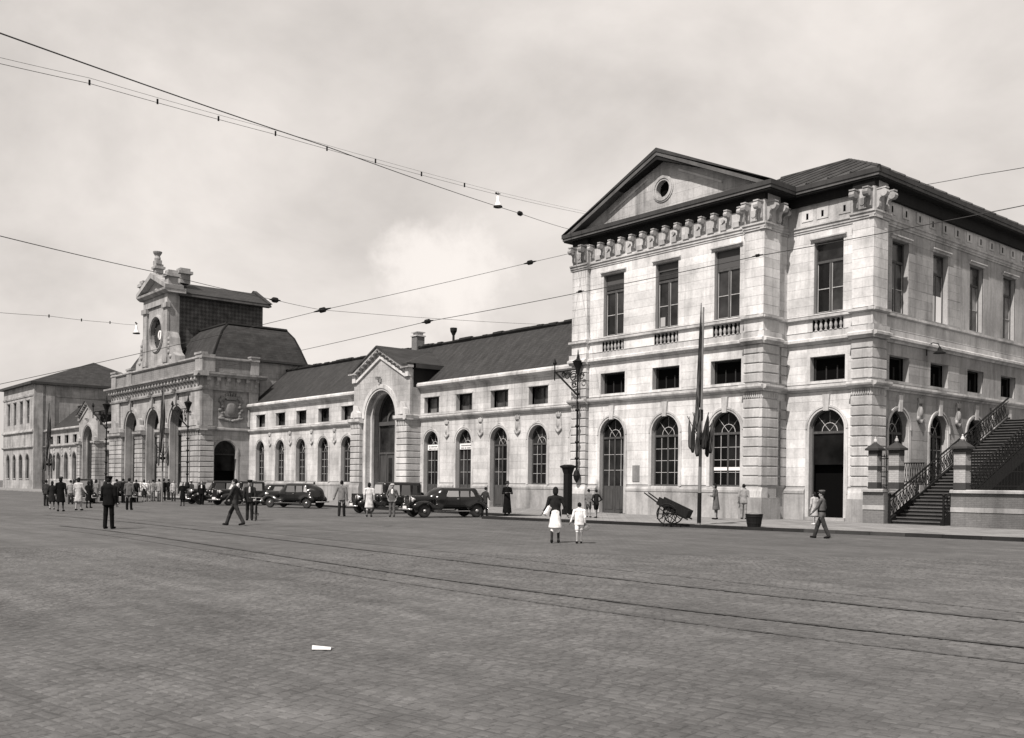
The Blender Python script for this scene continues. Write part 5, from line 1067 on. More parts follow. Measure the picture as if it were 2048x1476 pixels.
wire('tram wire rising from far left to the pavilion left corner', [(-60, 781, dline(-60, 100, 40, 1150, 57)), (300, 702, D5(300)), (645, 620, D5(645)), (1060, 525, D5(1060)), (1152, 504, 57)], .02, ins=[(645, 620, D5(645), .3), (1060, 525, D5(1060), .3)])
D3 = lambda x: dline(x, -40, 16, 645, 40)
wire('span wire from left edge past the clock gable', [(-40, 462, D3(-40)), (310, 544, D3(310)), (550, 600, D3(550)), (645, 620, D3(645)), (1000, 645, 50), (1150, 650, 57.5)], .013, ins=[(550, 600, D3(550), .22)])
wire('span wire at the right edge above the pavilion eaves', [(1785, 380, 50), (1963, 349, 40), (2120, 322, 34)], .022)
wire('thin wire with beads at left edge near the clock gable', [(-40, 622, 40), (98, 632, 45), (163, 640, 48), (220, 645, 52), (273, 650, 60)], .014, spacers=[(98, 632, 45, .07), (163, 640, 48, .07), (220, 645, 52, .07)])
# ------------------------------------------------------------------ people
hb = MB()
hb.add([(-.036, -.012, 0), (.036, -.012, 0), (.036, .014, 0), (-.036, .014, 0), (-.042, -.012, -.085), (.042, -.012, -.085), (.042, .012, -.085), (-.042, .012, -.085)], [(0, 1, 2, 3), (7, 6, 5, 4), (0, 4, 5, 1), (1, 5, 6, 2), (2, 6, 7, 3), (3, 7, 4, 0)])
for i, (x, l) in enumerate(((-.032, .065), (-.011, .078), (.011, .072), (.032, .056))): hb.tube([(x, 0, -.08), (x*1.1, .006, -.085-l*.5), (x*1.05, .022, -.085-l)], [.0105, .0095, .007], 5)
hb.tube([(.036, 0, -.02), (.064, .012, -.05), (.066, .024, -.085)], [.013, .011, .008], 5); ME['hand'] = mesh_of(hb, 'hand', 'c_skin', smooth=True)
fb = MB()
for k in (-1, 1): fb.lathe((k*.032, .083, .012), [(.002, -.008), (.0115, -.004), (.0115, .004), (.002, .009)], 8, 'y'); fb.box(k*.032-.017, k*.032+.017, .082, .09, .03, .037)
fb.box(-.024, .024, .083, .09, -.062, -.055); ME['face'] = mesh_of(fb, 'face', 'c_hair')
def heading(a): a = math.radians(a); return math.cos(a)*FW[:2]+math.sin(a)*RT[:2]
def person(px, py, hy, a, label, top, bot, kind='suit', stride=0., arms=('down', 'down'), hat=None, lean=0., z=0., vox=.024, group=None, shirt=None, wid=1., hair='c_hair', legm='c_skin', H=None, bag=None, shoe='c_shoe'):
    g = onz(px, py, z); hor = HY+.0121*(px-1024)
    H = H or (HC-z)*(py-hy)/(py-hor); s = H/1.74; h = heading(a); rz = math.atan2(-h[0], h[1])
    th = thing('person', label, 'person', (g[0], g[1], z), rz, group); th['_o'] = (0., 0., 0.)
    T, B, SK, HR, SH_, SR = 0, 1, 2, 3, 4, 5; mats = [top, bot, 'c_skin', hair, shoe, shirt or top, legm]; P = []
    ln = lambda zz: lean*max(0, zz-.9)       # forward lean of upper body
    def q(x, y, zz): return (x*s, (y+ln(zz))*s, zz*s)
    legT = B if kind in ('suit', 'uniform') else 6
    f0 = {'suit': (.088, .072, .066), 'uniform': (.09, .078, .066)}.get(kind, (.075, .052, .036))
    hipz = .92-.1*abs(stride); fl = (1, .66, 1)
    if kind in ('suit', 'uniform', 'shorts'): P += [cap(q(0, -.005, 1.08), q(0, -.01, .8), .16*s*wid, .19*s*wid, T, s=fl, mx=1.2), dict(t='box', c=(0, 0, (.79-.5)*s), h=(2, 2, .5*s), cut=True)]
    if kind == 'coat': P += [cap(q(0, 0, 1.04), q(0, 0, .5), .15*s, .225*s, T, s=(1, .78, 1), mx=1.3), dict(t='box', c=(0, 0, (.47-.5)*s), h=(2, 2, .5*s), cut=True)]
    if kind == 'skirt': P += [cap(q(0, 0, .95), q(0, .02*stride, .5), .155*s, .21*s, B, s=(1, .8, 1), mx=1.3), dict(t='box', c=(0, 0, (.47-.5)*s), h=(2, 2, .5*s), cut=True)]
    if kind == 'robe': P += [cap(q(0, 0, 1.05), q(0, 0, .1), .16*s, .25*s, T, s=(1, .85, 1), mx=1.3), dict(t='box', c=(0, 0, (.06-.5)*s), h=(2, 2, .5*s), cut=True)]
    for k in (-1, 1):
        fy = k*stride; kn = (k*.095, fy*.5+.05*abs(stride)*2*(.6 if fy < 0 else 1.), .5-.02*abs(stride)); an = (k*.1, fy, .09+(.06*abs(stride)*2 if fy < 0 else 0))
        if kind != 'robe':
            P += [cap(q(k*.09, 0, hipz), q(*kn), f0[0]*s, f0[1]*s, B if kind in ('shorts',) else legT), cap(q(*kn), q(*an), f0[1]*s, f0[2]*s, legT)]
            if kind == 'shorts': P.append(cap(q(k*.09, 0, .9), q(k*.1, fy*.35, .6), .1*s, .085*s, B, k=.01, bias=.01))
        P += [cap(q(k*.1, an[1]-.03, an[2]-.045), q(k*.115, an[1]+.15, .045), .045*s, .036*s, SH_, k=.015*s)]
        if kind not in ('suit', 'uniform', 'robe'): P.append(cap(q(*an), q(k*.1, an[1], .05), .034*s, .036*s, SH_))
    fl = (1, .66, 1)
    P += [cap(q(0, 0, .98), q(0, 0, 1.2), .155*s*wid, .165*s*wid, T, s=fl, mx=1.2), cap(q(0, 0, 1.2), q(0, -.005, 1.36), .165*s*wid, .15*s*wid, T, s=fl, mx=1.2), cap(q(-.15*wid, -.005, 1.405), q(.15*wid, -.005, 1.405), .062*s, .062*s, T)]
    if kind in ('suit', 'uniform'): P.append(cap(q(0, 0, .95), q(0, 0, .86), .13*s, .115*s, B, s=fl))
    if kind == 'skirt': P += [cap(q(0, 0, 1.0), q(0, 0, .86), .165*s, .18*s, T, s=fl, k=.02, mx=1.2)]
    hands = []
    for k, am in zip((-1, 1), arms):
        sh = (k*.195*wid, -.005, 1.39)
        if am == 'down': el, wr_ = (k*.245, -.03, 1.12), (k*.25, .04, .88)
        elif am == 'fwd': el, wr_ = (k*.24, .1, 1.13), (k*.23, .26, .95)
        elif am == 'back': el, wr_ = (k*.245, -.15, 1.13), (k*.24, -.18, .89)
        elif am == 'out': el, wr_ = (k*.28, 0., 1.15), (k*.36, .03, .92)
        elif am == 'hip': el, wr_ = (k*.36, -.08, 1.13), (k*.2, .02, 1.0)
        elif am == 'bent': el, wr_ = (k*.26, .02, 1.12), (k*.14, .22, 1.14)
        elif am == 'pocket': el, wr_ = (k*.29, -.06, 1.13), (k*.2, .05, .93)
        elif am == 'reach': el, wr_ = (k*.24, .16, 1.2), (k*.2, .4, 1.12)
        elif am == 'low': el, wr_ = (k*.26, .04, 1.14), (k*.36, .06, .98)
        P += [cap(q(*sh), q(*el), .062*s, .05*s, T, k=.02), cap(q(*el), q(*wr_), .05*s, .036*s, T, k=.015)]; hands.append((wr_, el, k))
    P += [cap(q(0, 0, 1.42), q(0, .01, 1.53), .055*s, .05*s, SK, k=.015), ell(q(0, .015, 1.62), (.077*s, .094*s, .115*s), SK, k=.015), ell(q(0, .045, 1.56), (.052*s, .055*s, .06*s), SK), cap(q(0, .105, 1.62), q(0, .122, 1.59), .013*s, .017*s, SK, k=.008)]
    for k in (-1, 1): P.append(ell(q(k*.08, .0, 1.61), (.014*s, .024*s, .032*s), SK, k=.006))
    lng = kind in ('coat', 'skirt')
    P.append(ell(q(0, -.012, 1.652), (.084*s, .097*s, .1*s), HR, k=.006, bias=.004))
    if lng: P.append(ell(q(0, -.05, 1.58), (.085*s, .062*s, .1*s), HR, k=.01))
    if shirt: P.append(ell(q(0, .085*wid, 1.34), (.034*s, .034*s, .11*s), SR, k=.008, bias=.012))
    mb = sdf_mesh(P, vox*s if vox < .022 else vox, .03*s); body = obj('body', mb, mats, th, True, world=False)
    for (w_, e_, k), am in zip(hands, arms):
        v = Vector(q(*w_))-Vector(q(*e_)); rot = v.to_track_quat('-Z', 'Y').to_euler(); o = inst('hand', ME['hand'], None, q(*w_), rot, (k*s, s, s)); o.parent = th; o.location = q(*w_)
    o = inst('face', ME['face'], None, (0, 0, 0)); o.parent = th; o.location = q(0, .017, 1.62); o.scale = (s, s*1.03, s)
    if hat:
        c = q(0, .0, 1.69)
        if hat == 'fedora': mb = MB().lathe(c, [(.16*s, -.012*s), (.165*s, 0), (.1*s, .012*s), (.098*s, .06*s), (.085*s, .11*s), (.02*s, .115*s)], 16)
        elif hat == 'cap': mb = MB().lathe(c, [(.095*s, -.02*s), (.1*s, .02*s), (.125*s, .05*s), (.1*s, .085*s), (.02*s, .09*s)], 14).box(c[0]-.06*s, c[0]+.06*s, c[1]+.07*s, c[1]+.15*s, c[2]-.02*s, c[2]-.008*s)
        else: mb = MB().lathe(c, [(.12*s, -.02*s), (.13*s, 0), (.11*s, .03*s), (.08*s, .075*s), (.02*s, .08*s)], 14)
        obj('hat', mb, {'cap': top}.get(hat, 'c_charcoal' if hat != 'straw' else 'c_light'), th, True, world=False)
    if kind == 'uniform': obj('belt', MB().lathe((0, ln(1.0)*s, 1.0*s), [(.18*s*wid, -.03*s), (.186*s*wid, 0), (.18*s*wid, .03*s)], 18), 'c_black', th, False, world=False).scale = (1, .72, 1)
    return th
D = 'down'
person(217, 1058, 954, 8, 'man in black suit seen from behind, nearest at left', 'c_black', 'c_black', stride=.05, arms=('bent', D), hat='cap', wid=1.12, vox=.019)
person(121, 1023, 954, -8, 'woman in long dark coat walking away at far left', 'c_black', 'c_black', 'coat', stride=.08, hat='beret', legm='c_grey')
person(104, 1019, 962, -20, 'half hidden woman in dark coat at the very left edge', 'c_dark', 'c_dark', 'coat', stride=.06, vox=.03)
person(157, 1021, 955, 5, 'woman in light coat and dark hair walking away at left', 'c_light', 'c_light', 'coat', stride=.08, arms=(D, 'low'))
person(177, 1016, 962, 15, 'man in black coat beside the woman in light coat', 'c_black', 'c_black', 'coat', stride=.05, legm='c_black')
person(258, 1020, 956, 3, 'man in grey jacket and dark trousers seen from behind at left', 'c_grey', 'c_black', stride=.04)
person(246, 1006, 957, 30, 'man in black suit behind the grey jacketed man', 'c_black', 'c_black', vox=.03)
person(233, 1008, 958, 20, 'man in dark suit just right of the black suited man', 'c_dark', 'c_black', vox=.03)
person(288, 1003, 959, -10, 'woman in white blouse and dark skirt by the hall arches', 'c_white', 'c_dark', 'skirt', vox=.03)
person(306, 1002, 959, 10, 'man in mid grey suit by the hall arches', 'c_midgrey', 'c_grey', vox=.03)
person(318, 1003, 958, 20, 'man in tan jacket standing before the hall arches', 'c_tan', 'c_grey', vox=.03)
person(337, 1000, 958, 40, 'man in black jacket over white shirt near the hall arches', 'c_black', 'c_dark', vox=.03, shirt='c_white')
person(365, 1012, 964, 175, 'man in black overcoat standing before the small parked cars', 'c_black', 'c_black', 'coat', vox=.03, legm='c_dark')
person(403, 1010, 962, 170, 'man in open black jacket with white shirt between parked cars', 'c_black', 'c_black', vox=.03, shirt='c_white')
person(470, 1051, 958, -84, 'man in charcoal suit striding to the left with long steps', 'c_charcoal', 'c_charcoal', stride=.36, arms=('fwd', 'back'), vox=.02, lean=.03)
person(499, 1041, 961, 172, 'man in dark jacket and pale shirt holding a bicycle', 'c_dark', 'c_dark', arms=('fwd', 'fwd'), hat='cap', shirt='c_light')
person(628, 1008, 964, -30, 'man in dark jacket behind the rounded black car', 'c_charcoal', 'c_charcoal', vox=.03)
person(683, 1033, 961, 3, 'man in grey jacket and dark trousers walking away in the centre', 'c_midgrey', 'c_dark', stride=.1, arms=('out', D), vox=.02)
person(738, 1034, 965, -4, 'woman in pale coat walking away before the black limousine', 'c_pale', 'c_pale', 'coat', legm='c_grey', stride=.1, vox=.02)
person(784, 1034, 968, 178, 'man in grey suit and straw hat standing before the limousine', 'c_grey', 'c_grey', arms=('pocket', 'pocket'), hat='straw', shirt='c_white', vox=.02)
person(969, 1034, 974, 45, 'man in grey overalls with hand on hip behind the long black car', 'c_charcoal', 'c_grey', arms=('hip', 'low'), stride=.1, lean=.12)
person(1014, 1028, 964, 170, 'figure in long black robe and hat near the wing door', 'c_black', 'c_black', 'robe', arms=('bent', 'bent'), hat='fedora', z=.12)
person(1097, 1016, 969, 20, 'man in grey jacket and hat by the wing wall', 'c_grey', 'c_charcoal', hat='fedora', z=.12)
person(1110, 1086, 974, 4, 'woman in dark jacket and white skirt walking hand in hand', 'c_dark', 'c_white', 'skirt', legm='c_charcoal', stride=.1, arms=('low', 'out'), vox=.016, wid=.98)
person(1158, 1087, 1005, -2, 'small child in white jacket and shorts walking hand in hand', 'c_white', 'c_white', 'shorts', stride=.12, arms=('out', D), vox=.014, wid=1.1)
person(1177, 1035, 978, 30, 'boy in pale shirt leaning by the pavilion corner', 'c_midgrey', 'c_charcoal', 'shorts', z=.12, arms=('bent', D))
person(1192, 1036, 979, -30, 'boy in dark jersey and shorts by the pavilion door', 'c_dark', 'c_black', 'shorts', z=.12, stride=.1, arms=('hip', 'hip'))
person(1643, 1077, 982, -52, 'soldier in belted grey uniform stepping off the kerb', 'c_grey', 'c_charcoal', 'uniform', stride=.3, hat='cap', vox=.018, arms=('fwd', 'down'))
person(1628, 1050, 984, -25, 'woman in light dress on the pavement beyond the soldier', 'c_light', 'c_light', 'coat', stride=.1, z=.12, shoe='c_white')
person(1432, 1039, 967, -60, 'man in charcoal coat bending beside the flagpole', 'c_grey', 'c_charcoal', 'coat', z=.12, arms=('bent', 'bent'), lean=.12)
person(1487, 1038, 968, 15, 'pale figure standing by the rusticated pier of the pavilion', 'c_tan', 'c_tan', 'suit', z=.12)
person(92, 1012, 960, 10, 'man in charcoal jacket beyond the half hidden woman at the left edge', 'c_charcoal', 'c_dark', vox=.03)
person(141, 1009, 960, -15, 'man in tan jacket between dark coat and light coat women', 'c_tan', 'c_charcoal', vox=.03, stride=.1)
person(192, 1007, 959, 30, 'woman in mid grey dress left of the black suited man', 'c_midgrey', 'c_midgrey', 'coat', vox=.03)
person(272, 1004, 959, -20, 'man in dark coat just right of the grey jacketed man', 'c_dark', 'c_black', vox=.03)
person(297, 1003, 960, 160, 'woman in pale dress facing the square by the hall arches', 'c_light', 'c_light', 'coat', vox=.03)
person(327, 1002, 958, -30, 'man in black suit by the hall flagpole', 'c_black', 'c_black', vox=.03, hat='fedora')
person(347, 1003, 960, 150, 'man in light jacket left of the parked cars', 'c_light', 'c_charcoal', vox=.03)
person(382, 1006, 961, 20, 'man in straw hat among the small parked cars', 'c_charcoal', 'c_dark', vox=.03, hat='straw')
person(421, 1005, 962, 200, 'man in grey jacket behind the upright grille car', 'c_grey', 'c_dark', vox=.03)
# things carried
wg = onz(1110, 1086)
def held(name, px, py, ref, mb, mat, lab, cat, rot=(0, 0, 0), sm=False):
    dep = (ref-CAMO)@FW; q = atd(px, py, dep); o = obj(name, mb, mat, None, sm); o.location = tuple(q); o.rotation_euler = rot; return tag(o, lab, cat)
held('handbag', 1095, 1022, wg-FW*.12, sdf_mesh([rbx((0, 0, 0), (.16, .045, .07), .03)], .02, .02), 'c_white', 'white clutch bag under the arm of the woman in white skirt', 'bag', (0, -.9, YAW*-1+math.pi*.5-.9), True)
held('straw_hat', 1173, 1056, onz(1158, 1087)-FW*.05, MB().lathe((0, 0, 0), [(.1, 0), (.105, .01), (.06, .02), (.055, .05), (.02, .06)], 14), 'c_midgrey', 'small straw hat carried by the child in white', 'hat', (.7, .4, 0), True)
# ------------------------------------------------------------------ motor cars
tyre = MB().lathe((0, 0, 0), [(.23, -.055), (.29, -.075), (.335, -.05), (.345, 0), (.335, .05), (.29, .075), (.23, .055)], 22, 'y')
rimm = MB().lathe((0, 0, 0), [(.02, -.02), (.235, -.03), (.235, .03), (.02, .02)], 18, 'y'); hubm = MB().lathe((0, 0, 0), [(.1, 0), (.1, .035), (.06, .065), (.01, .07)], 14, 'y')
ME['tyre'] = mesh_of(tyre, 'tyre', 'tyre', smooth=True); ME['rim'] = mesh_of(rimm, 'rim', 'rim'); ME['hub'] = mesh_of(hubm, 'hub_cap', 'chrome', smooth=True)
ME['wheel'] = mesh_of(MB().lathe((0, 0, 0), [(.1, -.04), (.1, .04)], 10, 'y'), 'wheel', 'rim')
def lamp_mesh(r): return mesh_of(MB().lathe((0, 0, 0), [(.02, -.2), (r*.6, -.14), (r, -.02), (r*1.04, 0)], 14, 'x'), 'headlight', 'chrome', smooth=True), mesh_of(MB().lathe((0, 0, 0), [(r, 0), (r*.8, .03), (.01, .045)], 14, 'x'), 'lens', 'lamp_lens', smooth=True)
ME['hl'], ME['lens'] = lamp_mesh(.125)
CARB = {}
def car(front_px, rear_px, kind, label, paint='paint', loc=None, head=None, sc_=1.):
    """car standing with near-side wheels at two ground pixels (front, rear)"""
    wb = 2.9
    if loc is None:
        f, r = onz(*front_px)[:2], onz(*rear_px)[:2]; h = (f-r)/np.linalg.norm(f-r); mid = (f+r)/2; nrm = np.array([-h[1], h[0]])
        if nrm@(mid) > 0: nrm = -nrm              # towards camera
        ctr = mid-nrm*.66*sc_
    else: ctr = np.array(loc, float); h = np.array(head, float); h /= np.linalg.norm(h)
    th = thing('car', label, 'car', (ctr[0], ctr[1], 0), math.atan2(h[1], h[0]), 'motor cars parked before the station'); th['_o'] = (0., 0., 0.); th.scale = (sc_, sc_, sc_)
    tall = {'traction': 1.5, 'limousine': 1.74, 'stream': 1.6, 'old': 1.7}[kind]; fx, rx = 1.5, -1.4; zb = .62
    if kind not in CARB:
        P = []; tw = .63 if kind != 'limousine' else .66; cr_ = {'traction': .26, 'limousine': .14, 'stream': .3, 'old': .16}[kind]
        P.append(rbx((-.45, 0, .76), (1.3, .72, .34), .2)); hz = .82 if kind != 'old' else .86
        P.append(rbx((1.15, 0, hz), (.95, .38, .27), .17, k=.12)); P.append(rbx((1.95, 0, .76), (.14, .3, .33), .12, k=.06))
        cxs = {'traction': (-.5, 1.1), 'limousine': (-.55, 1.15), 'stream': (-.4, 1.0), 'old': (-.5, 1.0)}[kind]
        P.append(rbx((cxs[0], 0, (tall+.8)/2), (cxs[1], tw, (tall-.8)/2), cr_, k=.1))
        if kind == 'stream': P += [ell((-1.15, 0, .98), (.98, .6, .54), k=.15), ell((-1.5, 0, .72), (.66, .62, .36), k=.12)]
        elif kind == 'traction': P += [rbx((-1.55, 0, .74), (.42, .6, .3), .2, k=.15), ell((-1.3, 0, 1.0), (.62, .58, .42), k=.15)]
        else: P += [rbx((-1.62, 0, .72), (.28, .58, .3), .14, k=.1)]
        if kind in ('traction', 'stream'): P.append(ell((.55, 0, 1.0), (.5, .6, .42), k=.2))
        for k in (-1, 1):
            y = k*.7
            P += [ell((fx+.02, y, .56), (.6, .2, .28), k=.08), ell((fx-.5, y, .46), (.5, .15, .16), k=.1), ell((rx, y, .56), (.56, .19, .31), k=.08)]
            P.append(rbx((.05, k*.78, .33), (1.0, .1, .035), .03, k=.04))
        for k in (-1, 1):
            for x in (fx, rx): P.append(dict(t='cap', a=(x, k*.58, .32), b=(x, k*1.1, .3), ra=.385, rb=.385, cut=True))
        CARB[kind] = mesh_of(sdf_mesh(P, .045, .08), 'car_body_'+kind, paint, smooth=True)
    def sub(nm, me, par, loc_, rot=(0, 0, 0), sc2=(1, 1, 1)):
        o = bpy.data.objects.new(nm, me); COL.objects.link(o); o.parent = par; o.location = loc_; o.rotation_euler = rot; o.scale = sc2; return o
    body = sub('body', CARB[kind], th, (0, 0, 0))
    for x in (fx, rx):
        for k in (-1, 1):
            w = sub('wheel', ME['wheel'], th, (x, k*.7, .345), (0, 0, 0 if k > 0 else math.pi)); sub('tyre', ME['tyre'], w, (0, 0, 0)); sub('rim', ME['rim'], w, (0, .03, 0)); sub('hub_cap', ME['hub'], w, (0, .05, 0))
    for k in (-1, 1):
        l = sub('headlight', ME['hl'], th, (2.02, k*.45, .88 if kind != 'old' else .95)); sub('lens', ME['lens'], l, (0, 0, 0))
    def P2(nm, mb, mat, sm=False): o = obj(nm, mb, mat, th, sm, world=False); return o
    P2('bumper', MB().tube([(2.2, -.82, .42), (2.36, -.5, .42), (2.38, 0, .4), (2.36, .5, .42), (2.2, .82, .42)], .045, 6), 'chrome', True); P2('rear_bumper', MB().tube([(-2.1, -.7, .42), (-2.25, 0, .42), (-2.1, .7, .42)], .04, 6), 'chrome', True)
    gr = MB().box(2.07, 2.11, -.27, .27, .5, 1.06); P2('grille', gr, 'iron'); gs = MB().box(2.08, 2.125, -.29, -.26, .48, 1.08).box(2.08, 2.125, .26, .29, .48, 1.08).box(2.08, 2.125, -.29, .29, 1.06, 1.1)
    for i in range(7): gs.box(2.11, 2.12, -.22+i*.073, -.21+i*.073, .5, 1.06)
    P2('grille_bars', gs, 'chrome'); P2('number_plate', MB().box(2.37, 2.39, .1, .52, .44, .58), 'plate')
    # windows: proud thin panes on each flank
    zt, zl = tall-.16, 1.0; hw = .665 if kind != 'limousine' else .69
    spans = {'traction': [(.18, -.42), (-.5, -1.0), (-1.08, -1.36)], 'limousine': [(.32, -.35), (-.45, -1.0), (-1.12, -1.42)], 'stream': [(.2, -.42), (-.5, -1.02), (-1.1, -1.4)], 'old': [(.3, -.4), (-.5, -1.2)]}[kind]
    for k in (-1, 1):
        for i, (a, b) in enumerate(spans):
            last = i == len(spans)-1 and kind in ('traction', 'stream'); p = [(a+(.12 if i == 0 else 0), zl), (b, zl), (b+(.14 if last else .03), zt-(.08 if last else 0)), (a-.04, zt)]
            P2('side_window', MB().prism(p, k*hw*.9, k*(hw+.012), lambda u, d, z: (u, d, z)), 'car_glass')
        P2('door_line', MB().box(-.465, -.45, *sorted((k*.715, k*.727)), .5, 1.0).box(.26, .275, *sorted((k*.715, k*.727)), .5, 1.0), 'iron'); P2('door_handle', MB().box(-.4, -.28, *sorted((k*.72, k*.745)), .93, .955), 'chrome')
        P2('trim_strip', MB().box(-.95, 1.05, *sorted((k*.86, k*.885)), .325, .35), 'chrome')
    x0, x1 = (.72, .45) if kind != 'limousine' else (.63, .6)
    P2('windscreen', MB().add([(x0+.1, -.5, zl+.06), (x0+.1, .5, zl+.06), (x1+.06, .46, zt+.02), (x1+.06, -.46, zt+.02), (x0-.1, -.5, zl+.06), (x0-.1, .5, zl+.06), (x1-.1, .46, zt+.02), (x1-.1, -.46, zt+.02)], [(0, 1, 2, 3), (4, 7, 6, 5), (0, 3, 7, 4), (1, 5, 6, 2), (3, 2, 6, 7), (0, 4, 5, 1)]), 'car_glass')
    if kind in ('limousine', 'old'):
        w = sub('spare_wheel', ME['wheel'], th, (-2.0, 0, .85), (0, 0, math.pi/2)); sub('tyre', ME['tyre'], w, (0, 0, 0)); sub('rim', ME['rim'], w, (0, .02, 0))
        P2('roof_rail', MB().tube([(.5, -.5, tall+.0), (-1.5, -.5, tall+.0)], .015, 4), 'iron')
    return th
car((851, 1035.5), (952, 1034.8), 'traction', 'long low black car with round headlights parked nose out in the centre')
c2 = onz(742, 1027)[:2]; hd = np.array([-.17, -1.]); car(None, None, 'limousine', 'tall boxy black limousine behind the woman in pale coat', loc=c2+np.array([-.2, 1.3]), head=hd)
car((540, 1015), (618, 1017), 'stream', 'rounded black streamlined car facing left before the low wing')
q = onz(437, 1011)[:2]; car(None, None, 'old', 'old black car with upright grille facing the camera, nearest of the left cars', loc=q+np.array([-.4, 1.9]), head=(.12, -1.))
q = onz(385, 1009)[:2]; car(None, None, 'old', 'old dark car with separate fenders at the left end of the parked row', 'paint2', loc=q+np.array([-.4, 1.9]), head=(.0, -1.))
q = onz(487, 1010)[:2]; car(None, None, 'traction', 'black car half hidden behind the striding man', loc=q+np.array([.3, 2.3]), head=(-.3, -1.))
q = onz(120, 1006)[:2]; car(None, None, 'limousine', 'dark saloon parked at the far left behind the walking women', loc=q+np.array([0, 1.5]), head=(1, -.25))
q = onz(208, 1004)[:2]; car(None, None, 'stream', 'dark rounded car behind the black suited man', loc=q+np.array([0, 1.5]), head=(1, -.3))
# ------------------------------------------------------------------ bicycle, handcart, tub, paper
g = onz(512, 1041)[:2]; h = heading(168); bt = thing('bicycle', 'black bicycle held by the man in dark jacket', 'bicycle', (g[0], g[1], 0), math.atan2(h[1], h[0])); bt['_o'] = (0., 0., 0.)
for x in (-.54, .54):
    r = [(x+.33*math.cos(t), 0, .345+.33*math.sin(t)) for t in np.linspace(0, 2*math.pi, 25)]; w = obj('wheel', MB().tube(r, .018, 5), 'tyre', bt, False, world=False); sp = MB()
    for k in range(12): a = k*math.pi/6; sp.tube([(x, 0, .345), (x+.32*math.cos(a), 0, .345+.32*math.sin(a))], .003, 3)
    obj('spokes', sp, 'chrome', w, False, world=False)
fr = MB(); bb, se, hd1, hd2, ra, fa = (-.08, 0, .3), (-.24, 0, .82), (.36, 0, .86), (.4, 0, .7), (-.54, 0, .345), (.54, 0, .345)
for a, b in ((bb, se), (se, hd1), (bb, hd2), (hd1, hd2), (bb, ra), (se, ra), (hd2, fa)): fr.tube([a, b], .017, 6)
obj('frame', fr, 'iron', bt, False, world=False); obj('handlebar', MB().tube([(.36, 0, .86), (.34, 0, 1.0)], .014, 5).tube([(.22, -.28, .98), (.34, -.18, 1.0), (.36, 0, 1.0), (.34, .18, 1.0), (.22, .28, .98)], .014, 5), 'chrome', bt, False, world=False)
obj('saddle', sdf_mesh([ell((-.3, 0, .9), (.13, .08, .035)), cap((-.3, 0, .9), (-.12, 0, .9), .05, .022)], .015, .02), 'c_shoe', bt, True, world=False); obj('pedals', MB().tube([(-.08, -.12, .3), (-.08, .12, .3)], .012, 5).tube([(-.08, .1, .3), (.06, .1, .22)], .012, 5).tube([(-.08, -.1, .3), (-.22, -.1, .38)], .012, 5).lathe((-.08, .05, .3), [(.09, -.004), (.09, .004)], 14, 'y'), 'iron', bt, False, world=False)
g = onz(1340, 1048, .12)[:2]; h = -RT[:2]*.85+FW[:2]*.4; h = h/np.linalg.norm(h); ct = thing('handcart', 'two-wheeled wooden handcart with raised shafts on the pavement', 'handcart', (g[0], g[1], .12), math.atan2(h[1], h[0])); ct['_o'] = (0., 0., 0.)
for k in (-1, 1):
    y = k*.5; r = [(.42*math.cos(t), y, .43+.42*math.sin(t)) for t in np.linspace(0, 2*math.pi, 25)]; w = obj('wheel', MB().tube(r, .028, 6), 'cartwood', ct, False, world=False); sp = MB().lathe((0, y, .43), [(.06, -.08), (.08, 0), (.06, .08)], 8, 'y')
    for i in range(10): a = i*math.pi/5; sp.tube([(0, y, .43), (.41*math.cos(a), y, .43+.41*math.sin(a))], .018, 4)
    obj('spokes', sp, 'cartwood', w, False, world=False)
    obj('shaft', MB().tube([(-.85, k*.34, .22), (0, k*.34, .58), (1.05, k*.3, 1.3)], [.035, .04, .028], 6), 'cartwood', ct, False, world=False); obj('leg', MB().tube([(.35, k*.34, .8), (.45, k*.34, .2)], .025, 5), 'cartwood', ct, False, world=False)
tb = MB(); 
def tilt(x, y, z): c_, s_ = math.cos(.42), math.sin(.42); return (x*c_-z*s_, y, .6+x*s_+z*c_)
for i in range(5): obj('floor_board', MB().add([tilt(x, -.36+.145*i+dy, z) for x in (-.8, .55) for dy in (0, .14) for z in (0, .03)], [(0, 1, 3, 2), (4, 6, 7, 5), (0, 4, 5, 1), (2, 3, 7, 6), (0, 2, 6, 4), (1, 5, 7, 3)]), 'cartwood', ct, False, world=False)
for y in (-.38, .36): obj('side_board', MB().add([tilt(x, y+dy, z) for x in (-.8, .55) for dy in (0, .03) for z in (0.03, .34)], [(0, 1, 3, 2), (4, 6, 7, 5), (0, 4, 5, 1), (2, 3, 7, 6), (0, 2, 6, 4), (1, 5, 7, 3)]), 'cartwood', ct, False, world=False)
obj('axle', MB().tube([(0, -.52, .43), (0, .52, .43)], .03, 6), 'iron', ct, False, world=False)
obj('end_board', MB().add([tilt(x, y, z) for x in (-.83, -.8) for y in (-.38, .39) for z in (0.0, .34)], [(0, 1, 3, 2), (4, 6, 7, 5), (0, 4, 5, 1), (2, 3, 7, 6), (0, 2, 6, 4), (1, 5, 7, 3)]), 'cartwood', ct, False, world=False)
g = onz(1508, 1054, .12); tu = thing('tub', 'squat dark round tub by the kerb before the rusticated pier', 'tub', (g[0], g[1], .12))
obj('shell', MB().lathe(g, [(.26, 0), (.33, .42), (.35, .52), (.31, .52), (.3, .42), (.05, .4)], 18), 'cartwood', tu); obj('hoop', MB().lathe(g, [(.28, .12), (.295, .15), (.29, .18), (.27, .18)], 18).lathe(g, [(.325, .38), (.34, .41), (.335, .44), (.31, .44)], 18), 'iron', tu)
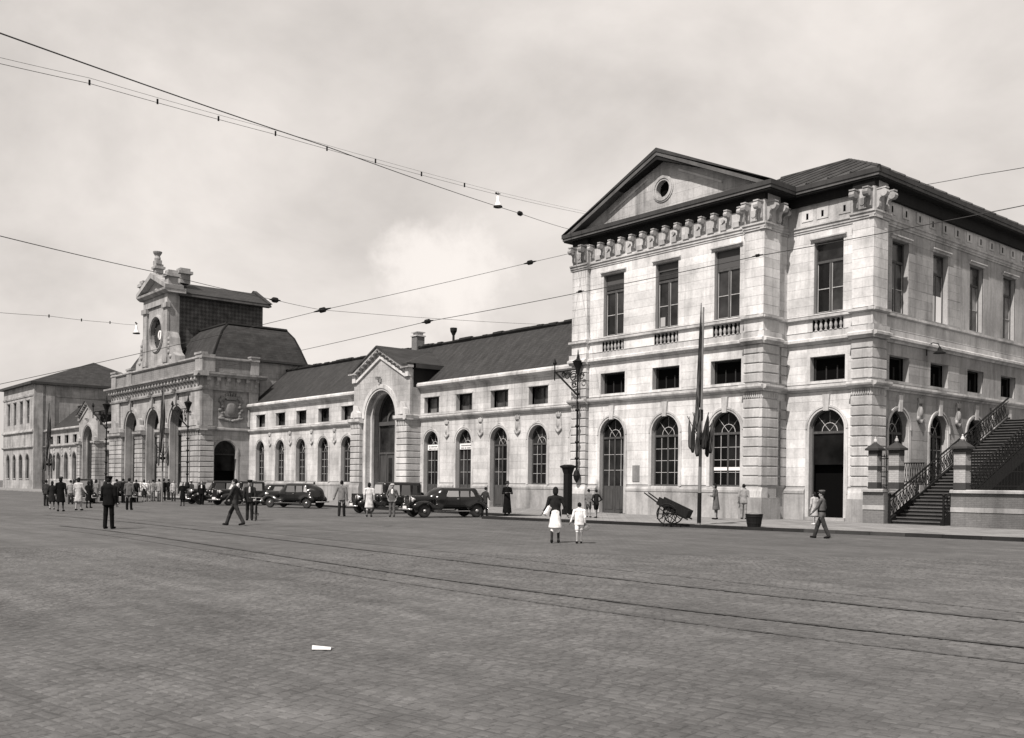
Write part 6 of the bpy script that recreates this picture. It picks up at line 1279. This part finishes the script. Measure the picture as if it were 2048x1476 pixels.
tag(obj('litter_cloth', sdf_mesh([ell((g[0]-.08, g[1], .63), (.18, .18, .07)), ell((g[0]+.12, g[1]-.04, .62), (.16, .14, .06))], .04, .06), 'c_midgrey', None, True), 'crumpled grey cloth lying in the dark tub', 'cloth')
g = onz(645, 1300); P = MB(); r_ = RT*.095; f_ = FW*.06
pa = [g-r_-f_, g+r_-f_, g+r_*.9+np.array([0, 0, .012]), g-r_*1.1+np.array([0, 0, .03]), g-r_*.8+f_, g+r_*1.2+f_]
P.add([tuple(x+np.array([0, 0, .018])) for x in pa]+[tuple(x+np.array([0, 0, .013])) for x in pa], [(0, 1, 2, 3), (3, 2, 5, 4), (6, 9, 8, 7), (9, 10, 11, 8), (0, 6, 7, 1), (4, 5, 11, 10), (1, 7, 8, 2), (0, 3, 9, 6), (2, 8, 11, 5), (3, 4, 10, 9)]); tag(obj('paper_sheet', P, 'paper'), 'folded white sheet of paper lying on the foreground setts', 'paper')
# ------------------------------------------------------------------ more than 300 alike stones of one building: keep the 300 that show largest
import re
def limit(root, cap_=300):
    groups = {}
    def walk(o):
        for c in o.children:
            if c.type == 'MESH': groups.setdefault(re.sub(r'\.\d+$', '', c.name), []).append(c)
            walk(c)
    walk(root)
    for nm, L_ in groups.items():
        if len(L_) <= cap_: continue
        off = np.array(root['_o'])
        def sz(o):
            v = np.array([w.co for w in o.data.vertices])+off; d = v-CAMO; zz = d@FW; x = FPX*(d@EX)/zz; y = FPX*(d@EY)/zz
            inf = (-1100 < x.mean() < 1100); return (x.max()-x.min())*(y.max()-y.min()) if inf else 0
        L_.sort(key=sz, reverse=True); mb = MB(); mat = L_[-1].data.materials[0]
        for o in L_[cap_:]:
            n0 = len(mb.v); mb.v += [tuple(w.co) for w in o.data.vertices]; mb.f += [tuple(i+n0 for i in p.vertices) for p in o.data.polygons]; me = o.data; bpy.data.objects.remove(o); bpy.data.meshes.remove(me)
        mb.mi = [0]*len(mb.f); r = obj(nm+'s', mb, mat, root, world=False); r['kind'] = 'stuff'
for o in [o for o in COL.objects if o.parent is None and o.type == 'EMPTY']: limit(o)
for o in COL.objects:
    if '_o' in o: del o['_o']
